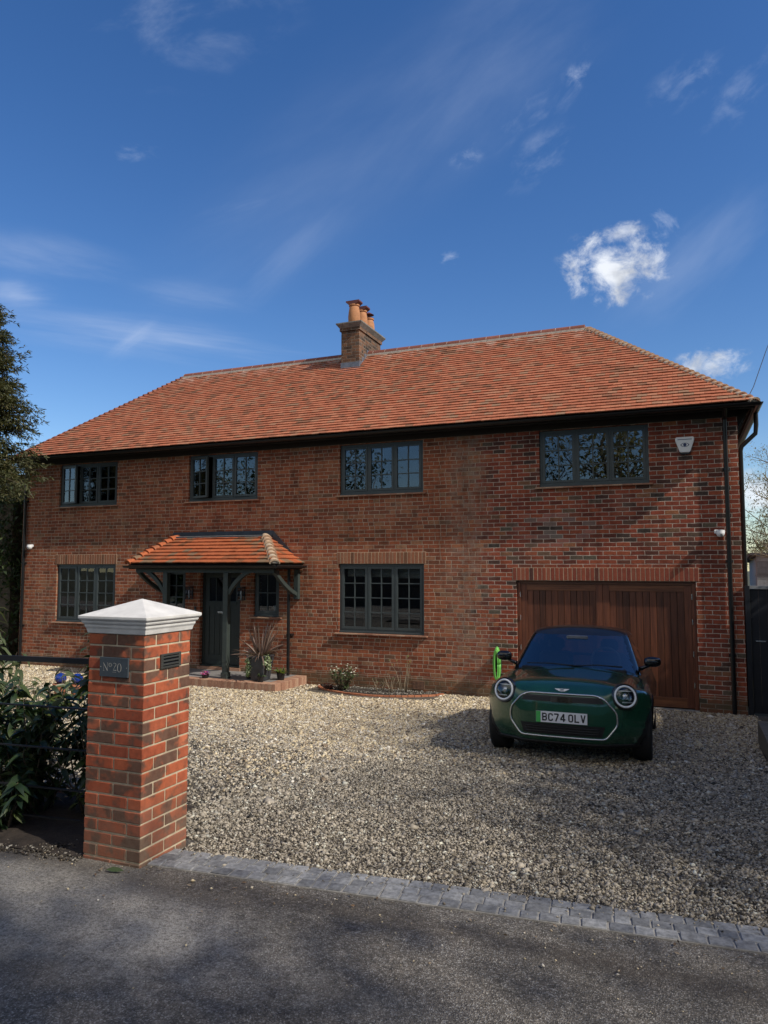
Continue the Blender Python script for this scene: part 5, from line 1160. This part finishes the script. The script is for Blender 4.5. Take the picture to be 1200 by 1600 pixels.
def gh(x,y,z):
    ax=np.abs(x)
    wsc=(1.02+.24*(ax/.7)**2.2+(z-.92)*1.42-y)*.58
    side=ax-(.735-(z-.92)*.36-.03*np.clip((y-2.4)/1.2,0,1))
    top=z-(1.425-.065*(ax/.6)**2.4-.035*np.clip((2.15-y)/.7,0,1.5)**2-.05*np.clip((y-2.2)/1.4,0,1)**2)
    rear=(y-(3.72-(z-.92)*.42-.15*(ax/.7)**2))*.9
    return smax([wsc,side,top,rear,.80-z],.022)
def raymesh(F,c0,c1,nl,nr,zc):
    """closed skin found by marching rays out of an inner spine"""
    y0,y1=c0,c1; dirs=[];orig=[]
    for i in range(nl):
        s=i/(nl-1)
        if s<.25: th=(s/.25)*math.pi/2; o=y0; dy=-math.cos(th); rad=math.sin(th)
        elif s>.80: th=((s-.80)/.20)*math.pi/2; o=y1; dy=math.sin(th); rad=math.cos(th)
        else: o=y0+(y1-y0)*(s-.25)/.55; dy=0; rad=1
        for j in range(nr):
            a=2*math.pi*j/nr; dx=math.cos(a); dz=math.sin(a)
            dirs.append((dx*rad,dy,dz*rad*.62 if True else 0)); orig.append((0,o,zc))
    D_=np.array(dirs); O=np.array(orig); lo=np.zeros(len(D_)); hi=np.full(len(D_),3.0)
    for _ in range(26):
        m=(lo+hi)/2; p=O+D_*m[:,None]; ins=F(p[:,0],p[:,1],p[:,2])<0; lo=np.where(ins,m,lo); hi=np.where(ins,hi,m)
    V=O+D_*lo[:,None]
    Fc=np.array([(i*nr+j,(i+1)*nr+j,(i+1)*nr+(j+1)%nr,i*nr+(j+1)%nr) for i in range(nl-1) for j in range(nr)])
    return V,Fc
AX1,AX2=.74,3.23; WR=.315
def frontY(x,z):
    x=np.atleast_1d(np.asarray(x,float)); z=np.atleast_1d(np.asarray(z,float)); lo=np.full(x.shape,-.3); hi=np.full(x.shape,1.6)
    for _ in range(26):
        m=(lo+hi)/2; ins=body(x,m,z)<0; hi=np.where(ins,m,hi); lo=np.where(ins,lo,m)
    return hi
V,Fc=raymesh(body,.62,3.3,250,160,.50)
cen=V[Fc].mean(1)
def arch(c): 
    r1=np.hypot(c[:,1]-AX1,c[:,2]-.30); r2=np.hypot(c[:,1]-AX2,c[:,2]-.30); return np.minimum(r1,r2)
ra=arch(cen); side_=np.abs(cen[:,0])>.60
rv_=arch(V)
hole=(ra<.355)&side_&(cen[:,2]<.68)
clad=((ra<.40)&side_&(cen[:,2]<.72)&~hole)|(cen[:,2]<.225)
paintf=~hole&~clad
def sub(name,V,F,mt,parent,smooth=True):
    u,inv=np.unique(F,return_inverse=True); return npmesh(name,V[u],inv.reshape(F.shape),mt,parent,smooth)
bo=sub('body',V,Fc[paintf],M['paint'],car); sub('wheel_arch_trim',V,Fc[clad],M['matt'],car)
# inner dark floor so that wells look solid
MB().box(-.62,.62,.45,3.5,.2,.75).build('underbody',M['matt'],car)
V2,F2=raymesh(gh,1.9,2.7,220,160,1.10)
c2=V2[F2].mean(1); ax=np.abs(c2[:,0])
wsv=(1.02+.24*(ax/.7)**2.2+(c2[:,2]-.92)*1.42-c2[:,1])*.58; sdv=ax-(.735-(c2[:,2]-.92)*.36-.03*np.clip((c2[:,1]-2.4)/1.2,0,1))
keep=c2[:,2]>.86
isws=(wsv>-.012)&(sdv<-.068)&(c2[:,2]<1.30)&(c2[:,2]>.9)
isroof=(c2[:,2]>1.30)&~isws
isside=(sdv>-.02)&(c2[:,2]>.98)&(c2[:,2]<1.27)&(c2[:,1]>1.55)&(c2[:,1]<3.15)&(np.abs(c2[:,1]-2.45)>.04)&~isws
isrear=(c2[:,1]>3.2)&(c2[:,2]>1.0)&(c2[:,2]<1.3)&(ax<.5)
oth=keep&~isws&~isroof&~isside&~isrear
sub('windscreen',V2,F2[isws&keep],M['wglass'],car); sub('roof',V2,F2[isroof],M['roofb'],car); sub('pillars',V2,F2[oth],M['gloss'],car)
sub('side_window',V2,F2[isside&(c2[:,0]>0)],M['wglass'],car); sub('side_window',V2,F2[isside&(c2[:,0]<0)],M['wglass'],car); sub('rear_window',V2,F2[isrear],M['wglass'],car)
# bonnet shut line and front details -----------------------------------
def front_patch(name,rows,mt,parent,off=.004,n=40):
    """rows: list of (z,xl,xr); skin laid on the nose"""
    V=[];F=[]
    for z,xl,xr in rows:
        xs=np.linspace(xl,xr,n); ys=frontY(xs,np.full(n,z))-off; V+=[(a,b_,z) for a,b_ in zip(xs,ys)]
    F=[(i*n+k,i*n+k+1,(i+1)*n+k+1,(i+1)*n+k) for i in range(len(rows)-1) for k in range(n-1)]
    return MB().add(V,F).build(name,mt,parent,smooth=True)
def densify(P,m_,r=.05):
    """closed polygon with rounded corners"""
    out=[];n=len(P)
    for i in range(n):
        a,b_,c=Vector(P[i-1]),Vector(P[i]),Vector(P[(i+1)%n]); u=(a-b_).normalized(); v=(c-b_).normalized(); p=b_+u*r; q_=b_+v*r
        for k in range(7): t=k/6; out.append(p*(1-t)**2+b_*2*t*(1-t)+q_*t*t)
        nx=Vector(P[(i+1)%n]); e=nx+(b_-nx).normalized()*r
        for k in range(1,m_): out.append(q_.lerp(e,k/m_))
    return out
GO=[(-.34,.712),(.34,.712),(.425,.68),(.545,.545),(.55,.42),(.435,.275),(-.435,.275),(-.55,.42),(-.545,.545),(-.425,.68)]
pts=densify(GO,8,.045); xs=np.array([p[0] for p in pts]); zs=np.array([p[1] for p in pts]); ys=frontY(xs,zs)
gr=car
path=[(a,b_-.007,c) for a,b_,c in zip(xs,ys,zs)]; path.append(path[0])
MB().tube(path,.0095,8,cap=False).build('grille_surround',M['chrome'],car,smooth=True)
def octx(z):
    best=[]; n=len(GO)
    for i in range(n):
        (x0,z0),(x1,z1)=GO[i],GO[(i+1)%n]
        if abs(z1-z0)>1e-6 and min(z0,z1)-1e-9<=z<=max(z0,z1)+1e-9: best.append(x0+(x1-x0)*(z-z0)/(z1-z0))
    return max(best)
up_=[(z,-(octx(z)-.035-.4*max(0,.655-z)),octx(z)-.035-.4*max(0,.655-z)) for z in np.linspace(.632,.690,6)]
front_patch('upper_grille',up_,M['matt'],car,.003)
front_patch('radar_panel',[(z,-.11,.11) for z in np.linspace(.628,.680,4)],M['gloss'],car,.008,12)
lo_=[(z,-(.40+.30*(z-.30)),.40+.30*(z-.30)) for z in np.linspace(.298,.405,6)]
front_patch('lower_intake',lo_,M['matt'],car,.003)
for z in (.325,.35,.375): 
    xs=np.linspace(-.38,.38,24); MB().tube([(a,b_-.006,z) for a,b_ in zip(xs,frontY(xs,np.full(24,z)))],.004,5).build('intake_slat',M['gloss'],car,smooth=True)
# front lip
xs=np.linspace(-.70,.70,40); MB().tube([(a,b_-.006,.215) for a,b_ in zip(xs,frontY(xs,np.full(40,.215)))],.012,6).build('front_lip',M['matt'],car,smooth=True)
# bonnet shut line across the nose
# badge
def textmesh(body_,size,mt,parent,name,M4,extr=.001,bold=0.0,sx=1.0):
    cu=bpy.data.curves.new(name,'FONT'); cu.body=body_; cu.size=size; cu.extrude=extr; cu.offset=bold; cu.align_x='CENTER'; cu.align_y='CENTER'
    to=bpy.data.objects.new(name,cu); COL.objects.link(to); dg=bpy.context.evaluated_depsgraph_get(); dg.update()
    me=bpy.data.meshes.new_from_object(to.evaluated_get(dg)); bpy.data.objects.remove(to); me.materials.clear(); me.materials.append(mt)
    me.transform(M4@Matrix.Diagonal((sx,1,1,1))); o=bpy.data.objects.new(name,me); COL.objects.link(o); adopt(o,parent); return o
bz=.748; by=float(frontY(0,bz)[0])
NM=Matrix.Translation((0,by-.010,bz))@Matrix.Rotation(R(90-28),4,'X')   # local x right, local y up along the nose
mb=MB(); ring=[(.021*math.cos(t_)*1.15,.016*math.sin(t_),0) for t_ in np.linspace(0,2*math.pi,25)]
mb.tube(ring,.0032,6,cap=False)
for sgn in (-1,1):
    for k,(y0,l) in enumerate(((.012,.075),(.004,.060),(-.004,.042))):
        mb.add([(sgn*.023,y0-.005,.002),(sgn*.023,y0+.0035,.002),(sgn*(l),y0+.0035,.002),(sgn*(l-.007),y0-.005,.002)],[(0,1,2,3)])
mb.box(-.019,.019,-.004,.004,.0,.003)
mb.xform(NM).build('badge',M['chrome'],car,smooth=False,fix=False)
# number plate
pz=.475; py=float(frontY(0,pz)[0])-.012
PT=Matrix.Translation((0,py,pz))@Matrix.Rotation(R(90),4,'X')
pl_=MB().box(-.26,.26,-.0555,.0555,-.008,.0,PT).build('number_plate',M['plate'],car,bevel=.001)
MB().box(-.259,-.212,-.0550,.0550,.0003,.0012,PT).build('plate_band',M['green'],pl_)
mblk=mat('plate character black',(.008,.008,.010),.5)
def glyphs(txt,h,gap,mt,parent,M4):
    """number plate characters drawn as flat strokes 14/79 of their height wide"""
    k=h/79.0; W=50; t7=7; L,R_,B,T,Mi=t7,W-t7,t7,79-t7,40; r=11
    def arc(cx,cy,r,a0,a1,n=6): return [(cx+r*math.cos(R(a0+(a1-a0)*i/n)),cy+r*math.sin(R(a0+(a1-a0)*i/n))) for i in range(n+1)]
    G={'B':[[(L,B)]+[(R_-r,B)]+arc(R_-r,B+r,r,-90,0)+arc(R_-r,Mi-r+1,r,0,90)+[(L,Mi)],[(L,Mi)]+arc(R_-r-1,Mi+r,r,-90,0)+arc(R_-r-1,T-r,r,0,90)+[(L,T)],[(L,0),(L,79)]],
       'C':[[(R_,T-18)]+arc(R_-r,T-r,r,0,90)+arc(L+r,T-r,r,90,180)+arc(L+r,B+r,r,180,270)+arc(R_-r,B+r,r,270,360)+[(R_,B+18)]],
       '7':[[(0,T),(R_+1,T)],[(R_,T),(L+9,0)]],
       '4':[[(R_-8,0),(R_-8,79)],[(R_-8,T+3),(L-2,24)],[(0,22),(W+2,22)]],
       'O':[arc(R_-r,T-r,r,0,90)+arc(L+r,T-r,r,90,180)+arc(L+r,B+r,r,180,270)+arc(R_-r,B+r,r,270,360)+[(R_,T-r)]],
       'L':[[(L,79),(L,0)],[(0,B),(W-3,B)]],'V':[[(L-1,79),(25,4)],[(25,4),(R_+1,79)]]}
    tot=sum((W if c!=' ' else 22)+11 for c in txt)-11; x=-tot/2; m_=MB(); lv=0
    for c in txt:
        if c==' ': x+=33; continue
        for pl in G[c]:
            for i in range(len(pl)-1):
                a_,b2=Vector(pl[i]),Vector(pl[i+1]); d_=b2-a_
                if d_.length<1e-6: continue
                nn=Vector((-d_.y,d_.x)).normalized()*7; lv=(lv+1)%9; zz=.0006+lv*.00003
                m_.add([M4@Vector(((x+q_.x)*k,(q_.y-39.5)*k,zz)) for q_ in (a_+nn,b2+nn,b2-nn,a_-nn)],[(0,1,2,3)])
        x+=W+11
    return m_.build('plate_characters',mt,parent,fix=False)
for tx,ox in (('BC74',-.1025),('OLV',.133)): glyphs(tx,.080,0,mblk,pl_,PT@Matrix.Translation((.024+ox,.0,.0)))
# headlights
for sx_ in (-1,1):
    hx,hz=sx_*.622,.712; y0=float(frontY(hx,hz)[0])
    HM=Matrix.Translation((hx,y0-.020,hz))@Matrix.Rotation(R(sx_*20),4,'Z')@Matrix.Rotation(R(90-10),4,'X')   # local z = outwards (forward)
    h=MB().lathe([(.105,-.06),(.134,-.045),(.136,.0),(.128,.014),(.116,.012),(.112,-.03)],n=40,cap=False).xform(HM).build('headlight',M['gloss'],car,smooth=True,sharp=50)
    h['label']='headlight on the left side of the picture' if sx_<0 else 'headlight on the right side of the picture'
    MB().lathe([(.0,-.035),(.05,-.038),(.10,-.03),(.113,-.008)],n=32,cap=False).xform(HM).build('reflector',mat('dark lamp reflector',(.02,.035,.07),.25,metal=.6),h,smooth=True)
    MB().tube([(.104*math.cos(t_),.104*math.sin(t_),.016) for t_ in np.linspace(0,2*math.pi,41)],.0105,8,cap=False).xform(HM).build('light_ring',M['cast'],h,smooth=True)
    mb=MB(); 
    for yy in (.058,-.056): mb.box(-.078,.078,yy-.005,yy+.005,-.028,-.012)
    mb.xform(HM).build('light_bar',M['cast'],h)
    mb=MB(); mb.lathe([(.0,.0),(.03,-.004),(.036,-.014),(.036,-.03)],n=24,cap=False); mb.xform(HM@Matrix.Translation((.012*sx_,.004,-.008))).build('projector_lens',M['chrome'],h,smooth=True)
    MB().lathe([(.098,.008),(.085,.020),(.05,.028),(.0,.031)],n=32,cap=False).xform(HM).build('lens_cover',M['dglass'],h,smooth=True)
# mirrors
for sx_ in (-1,1):
    mb=MB(); n1,n2=12,20; c=Vector((sx_*.875,1.34,1.02)); V=[];F=[]
    for i in range(n1+1):
        ph=math.pi*i/n1
        for j in range(n2):
            th=2*math.pi*j/n2; s1=math.sin(ph); f_=lambda v,e: math.copysign(abs(v)**e,v)
            V.append((c.x+.095*f_(s1*math.cos(th),.75),c.y+.065*f_(s1*math.sin(th),.9),c.z+.060*f_(math.cos(ph),.75)))
    F=[(i*n2+j,i*n2+(j+1)%n2,(i+1)*n2+(j+1)%n2,(i+1)*n2+j) for i in range(n1) for j in range(n2)]
    mi=mb.add(V,F).build('door_mirror',M['gloss'],car,smooth=True); MB().tube([(sx_*.70,1.40,.92),(sx_*.77,1.38,.945),(sx_*.84,1.36,.98)],[.03,.022,.022],8).build('mirror_arm',M['gloss'],mi,smooth=True)
# wipers, wheels, interior
for a,b_ in (((-.55,1.10,.955),(.02,1.00,.95)),((-.02,1.05,.945),(.55,1.10,.955))):
    MB().tube([a,((a[0]+b_[0])/2,min(a[1],b_[1])+.01,.968),b_],[.006,.007,.010],6).build('wiper',M['matt'],car,smooth=True)
MB().box(-.60,.60,1.02,1.10,.86,.925).build('cowl_panel',M['matt'],car,bevel=.01)
def wheel_(x,y):
    sg_=1 if x>0 else -1
    Mx=Matrix.Translation((x,y,WR))@Matrix.Rotation(R(90)*sg_,4,'Y')
    w_=MB().lathe([(.215,-.095),(.29,-.10),(.312,-.08),(.315,-.05),(.315,.05),(.312,.08),(.29,.098),(.215,.094)],n=48,cap=False).xform(Mx).build('wheel',M['rubber'],car,smooth=True,sharp=50)
    mb=MB(); mb.lathe([(.215,.094),(.205,.085),(.20,.03),(.20,-.09)],n=40,cap=False); mb.lathe([(.0,.075),(.045,.075),(.05,.05)],n=20,cap=False)
    for k in range(5):
        a=2*math.pi*k/5; Rz=Matrix.Rotation(a,4,'Z'); mb.box(.03,.205,-.028,.028,.045,.075,Rz)
    mb.xform(Mx).build('rim',M['alloy'],w_,smooth=False); MB().lathe([(.0,.02),(.2,.02)],n=32,cap=False).xform(Mx).build('brake_disc',M['matt'],w_)
for yy in (AX1,AX2):
    for xx in (-.765,.765): wheel_(xx,yy)
mb=MB(); mb.box(-.60,.60,1.15,1.45,.78,.93); mb.build('dashboard',M['dark'],car,bevel=.03)
MB().tube([(.33+.17*math.cos(t_),1.60+.05*math.sin(t_),1.0+.15*math.sin(t_)) for t_ in np.linspace(0,2*math.pi,30)],.014,8,cap=False).build('steering_wheel',mat('grey leather',(.16,.16,.17),.5),car,smooth=True)
for sx_ in (-1,1):
    s_=MB().box(sx_*.34-.22,sx_*.34+.22,2.05,2.18,.5,1.08).build('front_seat',mat('grey seat cloth',(.14,.14,.15),.8),car,bevel=.05); MB().box(sx_*.34-.11,sx_*.34+.11,2.08,2.17,1.09,1.25).build('headrest',M['dark'],s_,bevel=.04)
MB().box(-.13,.13,1.50,1.53,1.235,1.295).build('rear_view_mirror',mat('mirror back',(.10,.11,.13),.3),car,bevel=.012)
tag(car); 
car.location=(-1.218,7.72,0); pitch=-math.atan2(gz(7.72+AX1)-gz(7.72+AX2),AX2-AX1)
car.rotation_euler=(pitch,0,R(1.3))
Mt=Matrix.Rotation(R(1.3),4,'Z')@Matrix.Rotation(pitch,4,'X')
wp=Mt@Vector((0,AX1,0)); car.location.z=gz(7.72+AX1)-wp.z+.004
